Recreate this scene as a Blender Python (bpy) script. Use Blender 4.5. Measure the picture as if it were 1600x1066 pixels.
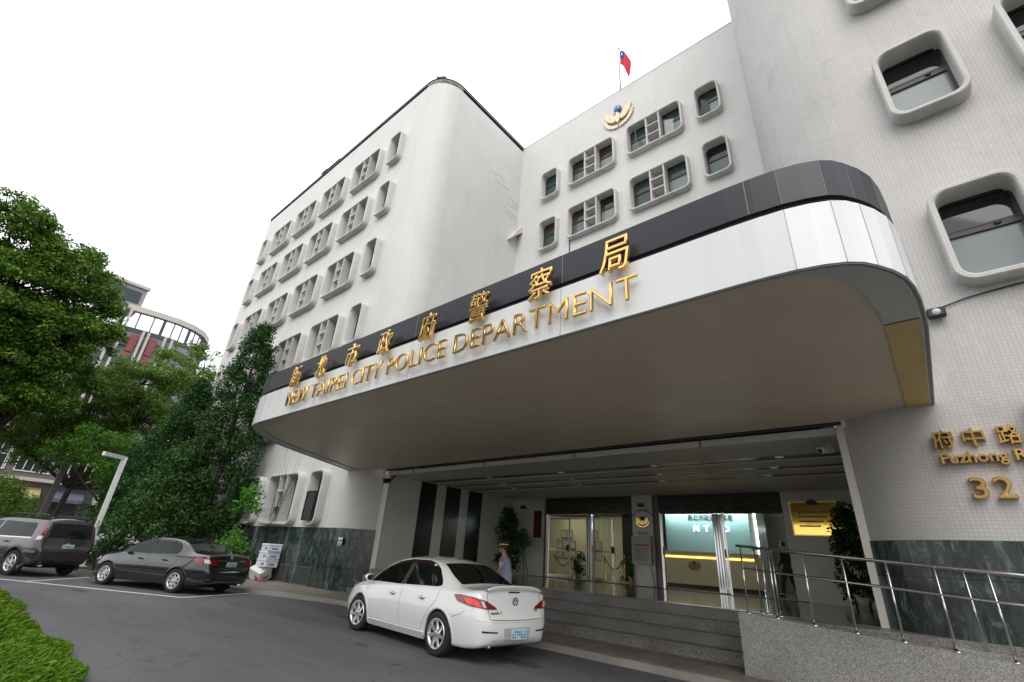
import bpy, bmesh, math, random
from mathutils import Vector, Matrix
from mathutils.geometry import delaunay_2d_cdt
from mathutils.bvhtree import BVHTree
for _o in list(bpy.data.objects): bpy.data.objects.remove(_o)
SC = bpy.context.scene
COL = SC.collection
R = math.radians
rnd = random.Random(7)

# ------------------------------------------------------------------ camera
cam = bpy.data.cameras.new('camera'); cam.sensor_width = 36; cam.lens = 16.412
cam.clip_start = 0.1; cam.clip_end = 3000
camo = bpy.data.objects.new('camera', cam); COL.objects.link(camo)
_r, _u, _b = ((.76161,.644931,.063355),(.228953,-.359251,.904721),(.606242,-.674539,-.421268))
camo.matrix_world = Matrix(((_r[0], _u[0], _b[0], 0), (_r[1], _u[1], _b[1], 0), (_r[2], _u[2], _b[2], 1.431), (0, 0, 0, 1)))
SC.camera = camo
# ------------------------------------------------------------------ sky, sun, exposure
SUN_EL, SUN_AZ = R(46), R(150)      # azimuth clockwise from +Y (into the building)
W = bpy.data.worlds.new('World'); SC.world = W; W.use_nodes = True
nt = W.node_tree; nt.nodes.clear()
o_ = nt.nodes.new('ShaderNodeOutputWorld'); bg = nt.nodes.new('ShaderNodeBackground')
sky = nt.nodes.new('ShaderNodeTexSky'); sky.sky_type = 'NISHITA'; sky.sun_disc = False
sky.sun_elevation = SUN_EL; sky.sun_rotation = SUN_AZ; sky.dust_density = 4; sky.air_density = 1.2
tc = nt.nodes.new('ShaderNodeTexCoord'); mp = nt.nodes.new('ShaderNodeMapping'); mp.inputs['Scale'].default_value = (1, 1, 2.5)
nz = nt.nodes.new('ShaderNodeTexNoise'); nz.inputs['Scale'].default_value = 1.6; nz.inputs['Detail'].default_value = 5
rp = nt.nodes.new('ShaderNodeValToRGB'); rp.color_ramp.elements[0].position = .3; rp.color_ramp.elements[1].position = .58
rp.color_ramp.elements[0].color = (6.0, 6.1, 6.35, 1); rp.color_ramp.elements[1].color = (11.0, 11.15, 11.4, 1)
mx = nt.nodes.new('ShaderNodeMixRGB'); mx.inputs[0].default_value = .93
nt.links.new(tc.outputs['Generated'], mp.inputs[0]); nt.links.new(mp.outputs[0], nz.inputs[0]); nt.links.new(nz.outputs[0], rp.inputs[0])
nt.links.new(sky.outputs[0], mx.inputs[1]); nt.links.new(rp.outputs[0], mx.inputs[2]); nt.links.new(mx.outputs[0], bg.inputs[0])
bg.inputs[1].default_value = .10
nt.links.new(bg.outputs[0], o_.inputs[0])
sl = bpy.data.lights.new('sun', 'SUN'); sl.energy = .7; sl.angle = R(45); sl.color = (1, .97, .92)
so = bpy.data.objects.new('sun', sl); COL.objects.link(so)
_d = Vector((math.sin(SUN_AZ)*math.cos(SUN_EL), math.cos(SUN_AZ)*math.cos(SUN_EL), math.sin(SUN_EL)))
so.rotation_euler = _d.to_track_quat('Z', 'Y').to_euler(); so.location = _d*60
SC.view_settings.view_transform = 'Standard'; SC.view_settings.look = 'None'
SC.view_settings.gamma = 1; SC.view_settings.exposure = .88

# ------------------------------------------------------------------ materials
MATS = {}
def M(name, col, rough=.6, metal=0., var=0., vs=3., bump=0., bs=40., coat=0., spec=.5, emit=None, es=0., streak=0., leafvar=None, trans=0., stretch=None):
    """procedural Principled material: noise in colour (var), fine bump, vertical weather streaks"""
    if name in MATS: return MATS[name]
    m = bpy.data.materials.new(name); m.use_nodes = True; MATS[name] = m
    n = m.node_tree; L = n.links; b = n.nodes['Principled BSDF']
    b.inputs['Roughness'].default_value = rough; b.inputs['Metallic'].default_value = metal
    b.inputs['Specular IOR Level'].default_value = spec; b.inputs['Coat Weight'].default_value = coat
    b.inputs['Coat Roughness'].default_value = .05
    if trans: b.inputs['Transmission Weight'].default_value = trans
    if emit: b.inputs['Emission Color'].default_value = (*emit, 1); b.inputs['Emission Strength'].default_value = es
    tc = n.nodes.new('ShaderNodeTexCoord')
    cur = None
    def mixmul(prev, fac_sock, dark):
        mx = n.nodes.new('ShaderNodeMixRGB'); mx.blend_type = 'MULTIPLY'
        L.new(fac_sock, mx.inputs[0])
        if prev is None: mx.inputs[1].default_value = (*col, 1)
        else: L.new(prev, mx.inputs[1])
        mx.inputs[2].default_value = (dark[0], dark[1], dark[2], 1)
        return mx.outputs[0]
    vec = tc.outputs['Object']
    if stretch:
        mp = n.nodes.new('ShaderNodeMapping'); mp.inputs['Scale'].default_value = stretch; L.new(vec, mp.inputs[0]); vec = mp.outputs[0]
    if var:
        nz = n.nodes.new('ShaderNodeTexNoise'); nz.inputs['Scale'].default_value = vs; nz.inputs['Detail'].default_value = 6; nz.inputs['Roughness'].default_value = .65
        L.new(vec, nz.inputs[0])
        rp = n.nodes.new('ShaderNodeValToRGB'); rp.color_ramp.elements[0].position = .35; rp.color_ramp.elements[1].position = .7
        L.new(nz.outputs[0], rp.inputs[0]); cur = mixmul(cur, rp.outputs[0], (1-var,)*3)
    if streak:
        mp = n.nodes.new('ShaderNodeMapping'); mp.inputs['Scale'].default_value = (2.2, 2.2, .09); L.new(tc.outputs['Object'], mp.inputs[0])
        nz = n.nodes.new('ShaderNodeTexNoise'); nz.inputs['Scale'].default_value = 1.0; nz.inputs['Detail'].default_value = 8; nz.inputs['Roughness'].default_value = .7
        L.new(mp.outputs[0], nz.inputs[0])
        rp = n.nodes.new('ShaderNodeValToRGB'); rp.color_ramp.elements[0].position = .5; rp.color_ramp.elements[1].position = .8
        L.new(nz.outputs[0], rp.inputs[0]); cur = mixmul(cur, rp.outputs[0], (1-streak, 1-streak*1.02, 1-streak*1.06))
    if leafvar:
        gi = n.nodes.new('ShaderNodeNewGeometry'); rp = n.nodes.new('ShaderNodeValToRGB')
        rp.color_ramp.elements[0].color = (*leafvar[0], 1); rp.color_ramp.elements[1].color = (*leafvar[-1], 1)
        for i, c in enumerate(leafvar[1:-1]):
            e = rp.color_ramp.elements.new((i+1)/(len(leafvar)-1)); e.color = (*c, 1)
        L.new(gi.outputs['Random Per Island'], rp.inputs[0]); cur = rp.outputs[0]
    if cur is None: b.inputs['Base Color'].default_value = (*col, 1)
    else: L.new(cur, b.inputs['Base Color'])
    if bump:
        nz = n.nodes.new('ShaderNodeTexNoise'); nz.inputs['Scale'].default_value = bs; nz.inputs['Detail'].default_value = 4
        L.new(vec, nz.inputs[0]); bp = n.nodes.new('ShaderNodeBump'); bp.inputs['Strength'].default_value = bump; bp.inputs['Distance'].default_value = .02
        L.new(nz.outputs[0], bp.inputs['Height']); L.new(bp.outputs[0], b.inputs['Normal'])
    return m

def tile_mat(name, col, mortar, tw, th, gap, rough=.55, var=.12, uv=True, streak=.1, bump=.35, offset=0., mottled=0.):
    """small mosaic tiles: brick texture over UV (metres), noise and streaks on top"""
    m = bpy.data.materials.new(name); m.use_nodes = True; MATS[name] = m
    n = m.node_tree; L = n.links; b = n.nodes['Principled BSDF']; b.inputs['Roughness'].default_value = rough
    tc = n.nodes.new('ShaderNodeTexCoord')
    br = n.nodes.new('ShaderNodeTexBrick'); br.offset = offset; br.inputs['Scale'].default_value = 1
    br.inputs['Brick Width'].default_value = tw; br.inputs['Row Height'].default_value = th; br.inputs['Mortar Size'].default_value = gap
    br.inputs['Mortar Smooth'].default_value = .3; br.inputs['Bias'].default_value = 0
    br.inputs['Color1'].default_value = (*col, 1); br.inputs['Color2'].default_value = (*[c*(1-mottled) for c in col], 1); br.inputs['Mortar'].default_value = (*mortar, 1)
    L.new(tc.outputs['UV'], br.inputs[0])
    cur = br.outputs[0]
    for sc, st, lo, hi, am in (((.35, .35, .35), 1, .35, .75, var), ((2.0, 2.0, .10), 1, .5, .85, streak), ((7.0, 7.0, .16), 1, .52, .80, streak*.9), ((1.1, 1.1, .9), 1, .56, .74, var*.9)):
        mp = n.nodes.new('ShaderNodeMapping'); mp.inputs['Scale'].default_value = sc; L.new(tc.outputs['Object'], mp.inputs[0])
        nz = n.nodes.new('ShaderNodeTexNoise'); nz.inputs['Scale'].default_value = 1.3; nz.inputs['Detail'].default_value = 8; nz.inputs['Roughness'].default_value = .68
        L.new(mp.outputs[0], nz.inputs[0]); rp = n.nodes.new('ShaderNodeValToRGB'); rp.color_ramp.elements[0].position = lo; rp.color_ramp.elements[1].position = hi
        L.new(nz.outputs[0], rp.inputs[0]); mx = n.nodes.new('ShaderNodeMixRGB'); mx.blend_type = 'MULTIPLY'; L.new(rp.outputs[0], mx.inputs[0]); L.new(cur, mx.inputs[1])
        mx.inputs[2].default_value = (1-am, 1-am*1.03, 1-am*1.08, 1); cur = mx.outputs[0]
    L.new(cur, b.inputs['Base Color'])
    if bump:
        bp = n.nodes.new('ShaderNodeBump'); bp.inputs['Strength'].default_value = bump; bp.inputs['Distance'].default_value = .004
        iv = n.nodes.new('ShaderNodeMath'); iv.operation = 'SUBTRACT'; iv.inputs[0].default_value = 1; L.new(br.outputs['Fac'], iv.inputs[1])
        L.new(iv.outputs[0], bp.inputs['Height']); L.new(bp.outputs[0], b.inputs['Normal'])
    return m

def marble_mat(name, base, vein, tw, th, streak_col=(.28, .33, .36)):
    m = bpy.data.materials.new(name); m.use_nodes = True; MATS[name] = m
    n = m.node_tree; L = n.links; b = n.nodes['Principled BSDF']; b.inputs['Roughness'].default_value = .22
    tc = n.nodes.new('ShaderNodeTexCoord')
    nz = n.nodes.new('ShaderNodeTexNoise'); nz.inputs['Scale'].default_value = 4.5; nz.inputs['Detail'].default_value = 12; nz.inputs['Roughness'].default_value = .75; nz.inputs['Distortion'].default_value = 1.2
    mp = n.nodes.new('ShaderNodeMapping'); mp.inputs['Scale'].default_value = (1.4, 1.4, .5); mp.inputs['Rotation'].default_value = (0, .5, 0)
    L.new(tc.outputs['Object'], mp.inputs[0]); L.new(mp.outputs[0], nz.inputs[0])
    rp = n.nodes.new('ShaderNodeValToRGB'); e = rp.color_ramp.elements
    e[0].position = .38; e[0].color = (*[c*.35 for c in base], 1); e[1].position = .72; e[1].color = (*vein, 1)
    k = e.new(.53); k.color = (*base, 1)
    L.new(nz.outputs[0], rp.inputs[0])
    # pale run-off stains from above
    mp2 = n.nodes.new('ShaderNodeMapping'); mp2.inputs['Scale'].default_value = (1.6, 1.6, .14); L.new(tc.outputs['Object'], mp2.inputs[0])
    n2 = n.nodes.new('ShaderNodeTexNoise'); n2.inputs['Scale'].default_value = 1.5; n2.inputs['Detail'].default_value = 6; L.new(mp2.outputs[0], n2.inputs[0])
    r2 = n.nodes.new('ShaderNodeValToRGB'); r2.color_ramp.elements[0].position = .55; r2.color_ramp.elements[1].position = .78; r2.color_ramp.elements[1].color = (.75, .75, .75, 1); L.new(n2.outputs[0], r2.inputs[0])
    mx = n.nodes.new('ShaderNodeMixRGB'); L.new(r2.outputs[0], mx.inputs[0]); L.new(rp.outputs[0], mx.inputs[1]); mx.inputs[2].default_value = (*streak_col, 1)
    br = n.nodes.new('ShaderNodeTexBrick'); br.offset = 0; br.inputs['Scale'].default_value = 1; br.inputs['Brick Width'].default_value = tw; br.inputs['Row Height'].default_value = th
    br.inputs['Mortar Size'].default_value = .008; br.inputs['Color1'].default_value = (1, 1, 1, 1); br.inputs['Color2'].default_value = (.72, .76, .76, 1); br.inputs['Mortar'].default_value = (.15, .15, .15, 1)
    L.new(tc.outputs['UV'], br.inputs[0])
    m2 = n.nodes.new('ShaderNodeMixRGB'); m2.blend_type = 'MULTIPLY'; m2.inputs[0].default_value = 1; L.new(mx.outputs[0], m2.inputs[1]); L.new(br.outputs[0], m2.inputs[2])
    L.new(m2.outputs[0], b.inputs['Base Color'])
    return m

def asphalt_mat():
    m = bpy.data.materials.new('asphalt'); m.use_nodes = True; MATS['asphalt'] = m
    n = m.node_tree; L = n.links; b = n.nodes['Principled BSDF']; b.inputs['Roughness'].default_value = .75
    tc = n.nodes.new('ShaderNodeTexCoord')
    f = n.nodes.new('ShaderNodeTexNoise'); f.inputs['Scale'].default_value = 90; f.inputs['Detail'].default_value = 5; L.new(tc.outputs['Object'], f.inputs[0])
    rp = n.nodes.new('ShaderNodeValToRGB'); rp.color_ramp.elements[0].position = .3; rp.color_ramp.elements[0].color = (.086, .082, .088, 1); rp.color_ramp.elements[1].position = .75; rp.color_ramp.elements[1].color = (.15, .144, .152, 1); L.new(f.outputs[0], rp.inputs[0])
    g = n.nodes.new('ShaderNodeTexNoise'); g.inputs['Scale'].default_value = .7; g.inputs['Detail'].default_value = 7; g.inputs['Roughness'].default_value = .6
    mp = n.nodes.new('ShaderNodeMapping'); mp.inputs['Rotation'].default_value = (0, 0, R(10)); mp.inputs['Scale'].default_value = (.35, 1.5, 1); L.new(tc.outputs['Object'], mp.inputs[0]); L.new(mp.outputs[0], g.inputs[0])
    r2 = n.nodes.new('ShaderNodeValToRGB'); r2.color_ramp.elements[0].position = .35; r2.color_ramp.elements[0].color = (.66, .66, .66, 1); r2.color_ramp.elements[1].position = .65; r2.color_ramp.elements[1].color = (1, 1, 1, 1); L.new(g.outputs[0], r2.inputs[0])
    mx = n.nodes.new('ShaderNodeMixRGB'); mx.blend_type = 'MULTIPLY'; mx.inputs[0].default_value = 1; L.new(rp.outputs[0], mx.inputs[1]); L.new(r2.outputs[0], mx.inputs[2])
    # sparse dark oil drips
    v = n.nodes.new('ShaderNodeTexNoise'); v.inputs['Scale'].default_value = 1.9; v.inputs['Detail'].default_value = 3
    L.new(tc.outputs['Object'], v.inputs[0]); r3 = n.nodes.new('ShaderNodeValToRGB'); r3.color_ramp.elements[0].position = .715; r3.color_ramp.elements[0].color = (1, 1, 1, 1); r3.color_ramp.elements[1].position = .735; r3.color_ramp.elements[1].color = (.4, .4, .4, 1); L.new(v.outputs[0], r3.inputs[0])
    m2 = n.nodes.new('ShaderNodeMixRGB'); m2.blend_type = 'MULTIPLY'; m2.inputs[0].default_value = 1; L.new(mx.outputs[0], m2.inputs[1]); L.new(r3.outputs[0], m2.inputs[2])
    cur = m2.outputs[0]
    # oil and water stains where cars have stood, with ragged edges
    for (sx, sy, rx, ry) in ((-10.6, 6.9, 1.0, .22), (-9.0, 6.35, .5, .16), (-11.9, 7.1, .35, .12), (-7.6, 5.3, .28, .10), (-6.2, 4.9, .2, .12), (-13.4, 5.6, .9, .10), (-5.4, 6.6, .7, .35), (-17, 3.2, .8, .2)):
        mp = n.nodes.new('ShaderNodeMapping'); mp.vector_type = 'POINT'; mp.inputs['Location'].default_value = (-sx/rx, -sy/ry, 0); mp.inputs['Scale'].default_value = (1/rx, 1/ry, 0); L.new(tc.outputs['Object'], mp.inputs[0])
        ln = n.nodes.new('ShaderNodeVectorMath'); ln.operation = 'LENGTH'; L.new(mp.outputs[0], ln.inputs[0])
        nn = n.nodes.new('ShaderNodeTexNoise'); nn.inputs['Scale'].default_value = 4; nn.inputs['Detail'].default_value = 5; L.new(tc.outputs['Object'], nn.inputs[0])
        ad = n.nodes.new('ShaderNodeMath'); ad.operation = 'MULTIPLY_ADD'; ad.inputs[1].default_value = 2.2; L.new(nn.outputs[0], ad.inputs[0]); L.new(ln.outputs['Value'], ad.inputs[2])
        rs_ = n.nodes.new('ShaderNodeValToRGB'); rs_.color_ramp.elements[0].position = .72; rs_.color_ramp.elements[0].color = (.42, .42, .42, 1); rs_.color_ramp.elements[1].position = .88; rs_.color_ramp.elements[1].color = (1, 1, 1, 1)
        hv = n.nodes.new('ShaderNodeMath'); hv.operation = 'MULTIPLY'; hv.inputs[1].default_value = .48; L.new(ad.outputs[0], hv.inputs[0]); L.new(hv.outputs[0], rs_.inputs[0])
        mm = n.nodes.new('ShaderNodeMixRGB'); mm.blend_type = 'MULTIPLY'; mm.inputs[0].default_value = 1; L.new(cur, mm.inputs[1]); L.new(rs_.outputs[0], mm.inputs[2]); cur = mm.outputs[0]
    # pale specks of litter and aggregate, and fine cracks
    vo = n.nodes.new('ShaderNodeTexVoronoi'); vo.inputs['Scale'].default_value = 5; L.new(tc.outputs['Object'], vo.inputs[0])
    rv = n.nodes.new('ShaderNodeValToRGB'); rv.color_ramp.elements[0].position = .045; rv.color_ramp.elements[0].color = (1, 1, 1, 1); rv.color_ramp.elements[1].position = .06; rv.color_ramp.elements[1].color = (0, 0, 0, 1); L.new(vo.outputs['Distance'], rv.inputs[0])
    ms = n.nodes.new('ShaderNodeMixRGB'); L.new(rv.outputs[0], ms.inputs[0]); L.new(cur, ms.inputs[1]); ms.inputs[2].default_value = (.20, .19, .19, 1); cur = ms.outputs[0]
    vc = n.nodes.new('ShaderNodeTexVoronoi'); vc.feature = 'DISTANCE_TO_EDGE'; vc.inputs['Scale'].default_value = .42
    wn = n.nodes.new('ShaderNodeTexNoise'); wn.inputs['Scale'].default_value = 2.5; wn.inputs['Detail'].default_value = 6; L.new(tc.outputs['Object'], wn.inputs[0])
    wm = n.nodes.new('ShaderNodeMixRGB'); wm.blend_type = 'ADD'; wm.inputs[0].default_value = .5; L.new(tc.outputs['Object'], wm.inputs[1]); L.new(wn.outputs['Color'], wm.inputs[2]); L.new(wm.outputs[0], vc.inputs[0])
    rc = n.nodes.new('ShaderNodeValToRGB'); rc.color_ramp.elements[0].position = .0; rc.color_ramp.elements[0].color = (.62, .62, .62, 1); rc.color_ramp.elements[1].position = .006; rc.color_ramp.elements[1].color = (1, 1, 1, 1); L.new(vc.outputs['Distance'], rc.inputs[0])
    mk = n.nodes.new('ShaderNodeMixRGB'); mk.blend_type = 'MULTIPLY'; mk.inputs[0].default_value = 1; L.new(cur, mk.inputs[1]); L.new(rc.outputs[0], mk.inputs[2]); cur = mk.outputs[0]
    L.new(cur, b.inputs['Base Color'])
    bp = n.nodes.new('ShaderNodeBump'); bp.inputs['Strength'].default_value = .4; bp.inputs['Distance'].default_value = .006; L.new(f.outputs[0], bp.inputs['Height']); L.new(bp.outputs[0], b.inputs['Normal'])
    return m

def granite_mat(name, lo, hi, scale=140, rough=.5, joints=None):
    m = bpy.data.materials.new(name); m.use_nodes = True; MATS[name] = m
    n = m.node_tree; L = n.links; b = n.nodes['Principled BSDF']; b.inputs['Roughness'].default_value = rough
    tc = n.nodes.new('ShaderNodeTexCoord')
    f = n.nodes.new('ShaderNodeTexNoise'); f.inputs['Scale'].default_value = scale; f.inputs['Detail'].default_value = 3; f.inputs['Roughness'].default_value = .8; L.new(tc.outputs['Object'], f.inputs[0])
    rp = n.nodes.new('ShaderNodeValToRGB'); rp.color_ramp.elements[0].position = .4; rp.color_ramp.elements[0].color = (*lo, 1); rp.color_ramp.elements[1].position = .6; rp.color_ramp.elements[1].color = (*hi, 1); L.new(f.outputs[0], rp.inputs[0])
    g = n.nodes.new('ShaderNodeTexNoise'); g.inputs['Scale'].default_value = 1.3; g.inputs['Detail'].default_value = 6; L.new(tc.outputs['Object'], g.inputs[0])
    r2 = n.nodes.new('ShaderNodeValToRGB'); r2.color_ramp.elements[0].position = .3; r2.color_ramp.elements[0].color = (.7, .69, .66, 1); r2.color_ramp.elements[1].position = .65; r2.color_ramp.elements[1].color = (1, 1, 1, 1); L.new(g.outputs[0], r2.inputs[0])
    mx = n.nodes.new('ShaderNodeMixRGB'); mx.blend_type = 'MULTIPLY'; mx.inputs[0].default_value = 1; L.new(rp.outputs[0], mx.inputs[1]); L.new(r2.outputs[0], mx.inputs[2])
    cur = mx.outputs[0]
    if joints:
        br = n.nodes.new('ShaderNodeTexBrick'); br.offset = joints[3] if len(joints) > 3 else 0; br.inputs['Scale'].default_value = 1; br.inputs['Brick Width'].default_value = joints[0]; br.inputs['Row Height'].default_value = joints[1]
        br.inputs['Mortar Size'].default_value = joints[2]; br.inputs['Color1'].default_value = (1, 1, 1, 1); br.inputs['Color2'].default_value = (.86, .85, .83, 1); br.inputs['Mortar'].default_value = (.5, .48, .46, 1)
        L.new(tc.outputs['Object'], br.inputs[0])
        m2 = n.nodes.new('ShaderNodeMixRGB'); m2.blend_type = 'MULTIPLY'; m2.inputs[0].default_value = 1; L.new(cur, m2.inputs[1]); L.new(br.outputs[0], m2.inputs[2]); cur = m2.outputs[0]
    L.new(cur, b.inputs['Base Color'])
    return m

# ------------------------------------------------------------------ object helpers
def tag(o, label=None, cat=None, group=None, kind=None):
    if label: o['label'] = label
    if cat: o['category'] = cat
    if group: o['group'] = group
    if kind: o['kind'] = kind
    return o
def thing(name, label, cat, loc=(0, 0, 0), rz=0, group=None):
    o = bpy.data.objects.new(name, None); COL.objects.link(o); o.location = loc; o.rotation_euler = (0, 0, rz)
    o.empty_display_size = .2
    return tag(o, label, cat, group)
def copy_tree(o, parent=None):
    c = o.copy(); COL.objects.link(c); c.parent = parent
    for ch in o.children: copy_tree(ch, c)
    return c
def rr(x0, x1, z0, z1, r, n=5):
    """rounded rectangle outline, counter-clockwise from bottom right"""
    pts = []
    for cx, cz, a0 in ((x1-r, z0+r, -90), (x1-r, z1-r, 0), (x0+r, z1-r, 90), (x0+r, z0+r, 180)):
        for i in range(n+1):
            a = R(a0+90*i/n); pts.append((cx+r*math.cos(a), cz+r*math.sin(a)))
    return pts
class MB:
    def __init__(s): s.v = []; s.f = []; s.uv = {}; s.sm = set()
    def add(s, vs, fs, smooth=False):
        o = len(s.v); s.v += [tuple(p) for p in vs]
        for f in fs:
            if smooth: s.sm.add(len(s.f))
            s.f.append(tuple(i+o for i in f))
        return s
    def box(s, x0, x1, y0, y1, z0, z1, b=0):
        if b:
            P = [(x, y, z) for z, i in ((z0, b), (z0+b, 0), (z1-b, 0), (z1, b)) for x, y in
                 ((x0+i+b*(i == 0), y0+i), (x1-i-b*(i == 0), y0+i), (x1-i, y0+i+b*(i == 0)), (x1-i, y1-i-b*(i == 0)), (x1-i-b*(i == 0), y1-i), (x0+i+b*(i == 0), y1-i), (x0+i, y1-i-b*(i == 0)), (x0+i, y0+i+b*(i == 0)))]
            f = [tuple(range(7, -1, -1)), tuple(range(24, 32))]
            for k in range(3):
                for j in range(8): f.append((k*8+j, k*8+(j+1) % 8, k*8+8+(j+1) % 8, k*8+8+j))
            return s.add(P, f)
        return s.add([(x0, y0, z0), (x1, y0, z0), (x1, y1, z0), (x0, y1, z0), (x0, y0, z1), (x1, y0, z1), (x1, y1, z1), (x0, y1, z1)],
                     [(3, 2, 1, 0), (4, 5, 6, 7), (0, 1, 5, 4), (1, 2, 6, 5), (2, 3, 7, 6), (3, 0, 4, 7)])
    def prism(s, pts, a, b, axis='y', smooth=False):
        """outline (2-D) pushed from a to b along an axis; y: pts are (x,z); z: (x,y); x: (y,z)"""
        mk = {'y': lambda p, t: (p[0], t, p[1]), 'z': lambda p, t: (p[0], p[1], t), 'x': lambda p, t: (t, p[0], p[1])}[axis]
        n = len(pts); s.add([mk(p, a) for p in pts]+[mk(p, b) for p in pts],
                            [tuple(range(n)), tuple(range(2*n-1, n-1, -1))])
        o = len(s.v)-2*n
        for i in range(n):
            j = (i+1) % n
            if smooth: s.sm.add(len(s.f))
            s.f.append((o+i, o+n+i, o+n+j, o+j))
        return s
    def ring(s, outer, inner, a, b, axis='y', bev=0):
        """frame between two outlines with the same number of points, from a (front) to b (back)"""
        mk = {'y': lambda p, t: (p[0], t, p[1]), 'z': lambda p, t: (p[0], p[1], t), 'x': lambda p, t: (t, p[0], p[1])}[axis]
        n = len(outer); o = len(s.v)
        loops = [[mk(p, b) for p in outer], [mk(p, a) for p in outer], [mk(p, a) for p in inner], [mk(p, b) for p in inner]]
        if bev:
            sg = 1 if b > a else -1
            def mid(p, q, t): return (p[0]+(q[0]-p[0])*t, p[1]+(q[1]-p[1])*t)
            loops = [[mk(p, b) for p in outer], [mk(p, a+bev*sg) for p in outer], [mk(mid(p, q, .25), a) for p, q in zip(outer, inner)],
                     [mk(mid(p, q, .75), a) for p, q in zip(outer, inner)], [mk(p, a+bev*sg) for p in inner], [mk(p, b) for p in inner]]
        for l in loops: s.v += l
        for k in range(len(loops)-1):
            for i in range(n):
                j = (i+1) % n; s.f.append((o+k*n+i, o+k*n+j, o+k*n+n+j, o+k*n+n+i))
        return s
    def tube(s, path, r, n=8, caps=True, radii=None):
        path = [Vector(p) for p in path]; o = len(s.v); up = Vector((0, 0, 1))
        for i, p in enumerate(path):
            d = (path[min(i+1, len(path)-1)]-path[max(i-1, 0)]).normalized()
            a = d.cross(up) if abs(d.z) < .95 else d.cross(Vector((1, 0, 0))); a.normalize(); b = d.cross(a)
            q = radii[i] if radii else r
            for k in range(n):
                t = 2*math.pi*k/n; s.v.append(tuple(p+a*q*math.cos(t)+b*q*math.sin(t)))
        for i in range(len(path)-1):
            for k in range(n):
                s.sm.add(len(s.f)); s.f.append((o+i*n+k, o+i*n+(k+1) % n, o+i*n+n+(k+1) % n, o+i*n+n+k))
        if caps:
            s.f.append(tuple(o+k for k in range(n))); e = o+(len(path)-1)*n; s.f.append(tuple(e+k for k in reversed(range(n))))
        return s
    def lathe(s, prof, c=(0, 0, 0), n=24, axis='z', smooth=True):
        """profile of (radius, height) turned round an axis through c"""
        o = len(s.v)
        for r_, h in prof:
            for k in range(n):
                t = 2*math.pi*k/n; x, y = r_*math.cos(t), r_*math.sin(t)
                p = (x, y, h) if axis == 'z' else ((x, h, y) if axis == 'y' else (h, x, y))
                s.v.append((p[0]+c[0], p[1]+c[1], p[2]+c[2]))
        for i in range(len(prof)-1):
            for k in range(n):
                if smooth: s.sm.add(len(s.f))
                s.f.append((o+i*n+k, o+i*n+(k+1) % n, o+i*n+n+(k+1) % n, o+i*n+n+k))
        return s
    def ell(s, c, rx, ry, rz, n=14, m=9):
        prof = [(math.sin(math.pi*i/m), -math.cos(math.pi*i/m)) for i in range(m+1)]
        o = len(s.v); s.lathe(prof, n=n)
        for i in range(o, len(s.v)): x, y, z = s.v[i]; s.v[i] = (c[0]+x*rx, c[1]+y*ry, c[2]+z*rz)
        return s
    def xf(s, mat, start=0):
        for i in range(start, len(s.v)): s.v[i] = tuple(mat @ Vector(s.v[i]))
        return s
    def mesh(s, name, smooth=None, clean=True):
        me = bpy.data.meshes.new(name); me.from_pydata(s.v, [], s.f)
        for i, p in enumerate(me.polygons): p.use_smooth = (i in s.sm) if smooth is None else smooth
        if s.uv:
            ul = me.uv_layers.new(name='UVMap')
            for l in me.loops: ul.data[l.index].uv = s.uv.get(l.vertex_index, (0, 0))
        if clean:
            b = bmesh.new(); b.from_mesh(me)
            if not s.uv: bmesh.ops.remove_doubles(b, verts=b.verts, dist=1e-5)
            bmesh.ops.recalc_face_normals(b, faces=b.faces); b.to_mesh(me); b.free()
        return me
    def build(s, name, mat, parent=None, smooth=None, rel=False, clean=True):
        """one mesh object; coordinates are local to the parent unless rel (then world, parent unrotated)"""
        if rel and parent:
            l = Vector((0, 0, 0)); q = parent
            while q: l += q.location; q = q.parent
            s.v = [tuple(Vector(p)-l) for p in s.v]
        o = bpy.data.objects.new(name, s.mesh(name, smooth, clean)); COL.objects.link(o)
        if isinstance(mat, (list, tuple)):
            for m_ in mat: o.data.materials.append(m_)
        else: o.data.materials.append(mat)
        o.parent = parent
        return o
def wall_path(path, z0, z1, zstep=None, u0=0):
    """vertical sheet along a plan path with UVs in metres"""
    b = MB(); u = u0; us = []
    for i, p in enumerate(path):
        if i: u += math.dist(path[i-1], p)
        us.append(u)
    for p, u in zip(path, us):
        for z in (z0, z1): b.uv[len(b.v)] = (u, z); b.v.append((p[0], p[1], z))
    for i in range(len(path)-1): b.f.append((2*i, 2*i+2, 2*i+3, 2*i+1))
    return b
def wall_holes(b, x0, x1, z0, z1, y, holes):
    """flat sheet facing -Y with (rounded) holes, UVs in metres"""
    vs = [Vector(p) for p in ((x0, z0), (x1, z0), (x1, z1), (x0, z1))]; es = [(0, 1), (1, 2), (2, 3), (3, 0)]
    for h in holes:
        o = len(vs); vs += [Vector(p) for p in h]; es += [(o+i, o+(i+1) % len(h)) for i in range(len(h))]
    r = delaunay_2d_cdt(vs, es, [], 0, 1e-5)
    def inside(p, poly):
        c = False; j = len(poly)-1
        for i in range(len(poly)):
            if (poly[i][1] > p[1]) != (poly[j][1] > p[1]) and p[0] < (poly[j][0]-poly[i][0])*(p[1]-poly[i][1])/(poly[j][1]-poly[i][1])+poly[i][0]: c = not c
            j = i
        return c
    o = len(b.v)
    for p in r[0]: b.uv[len(b.v)] = (p[0], p[1]); b.v.append((p[0], y, p[1]))
    for f in r[2]:
        c = [sum(r[0][i][k] for i in f)/3 for k in (0, 1)]
        if not any(inside(c, h) for h in holes): b.f.append(tuple(o+i for i in f))
    return b
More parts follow.
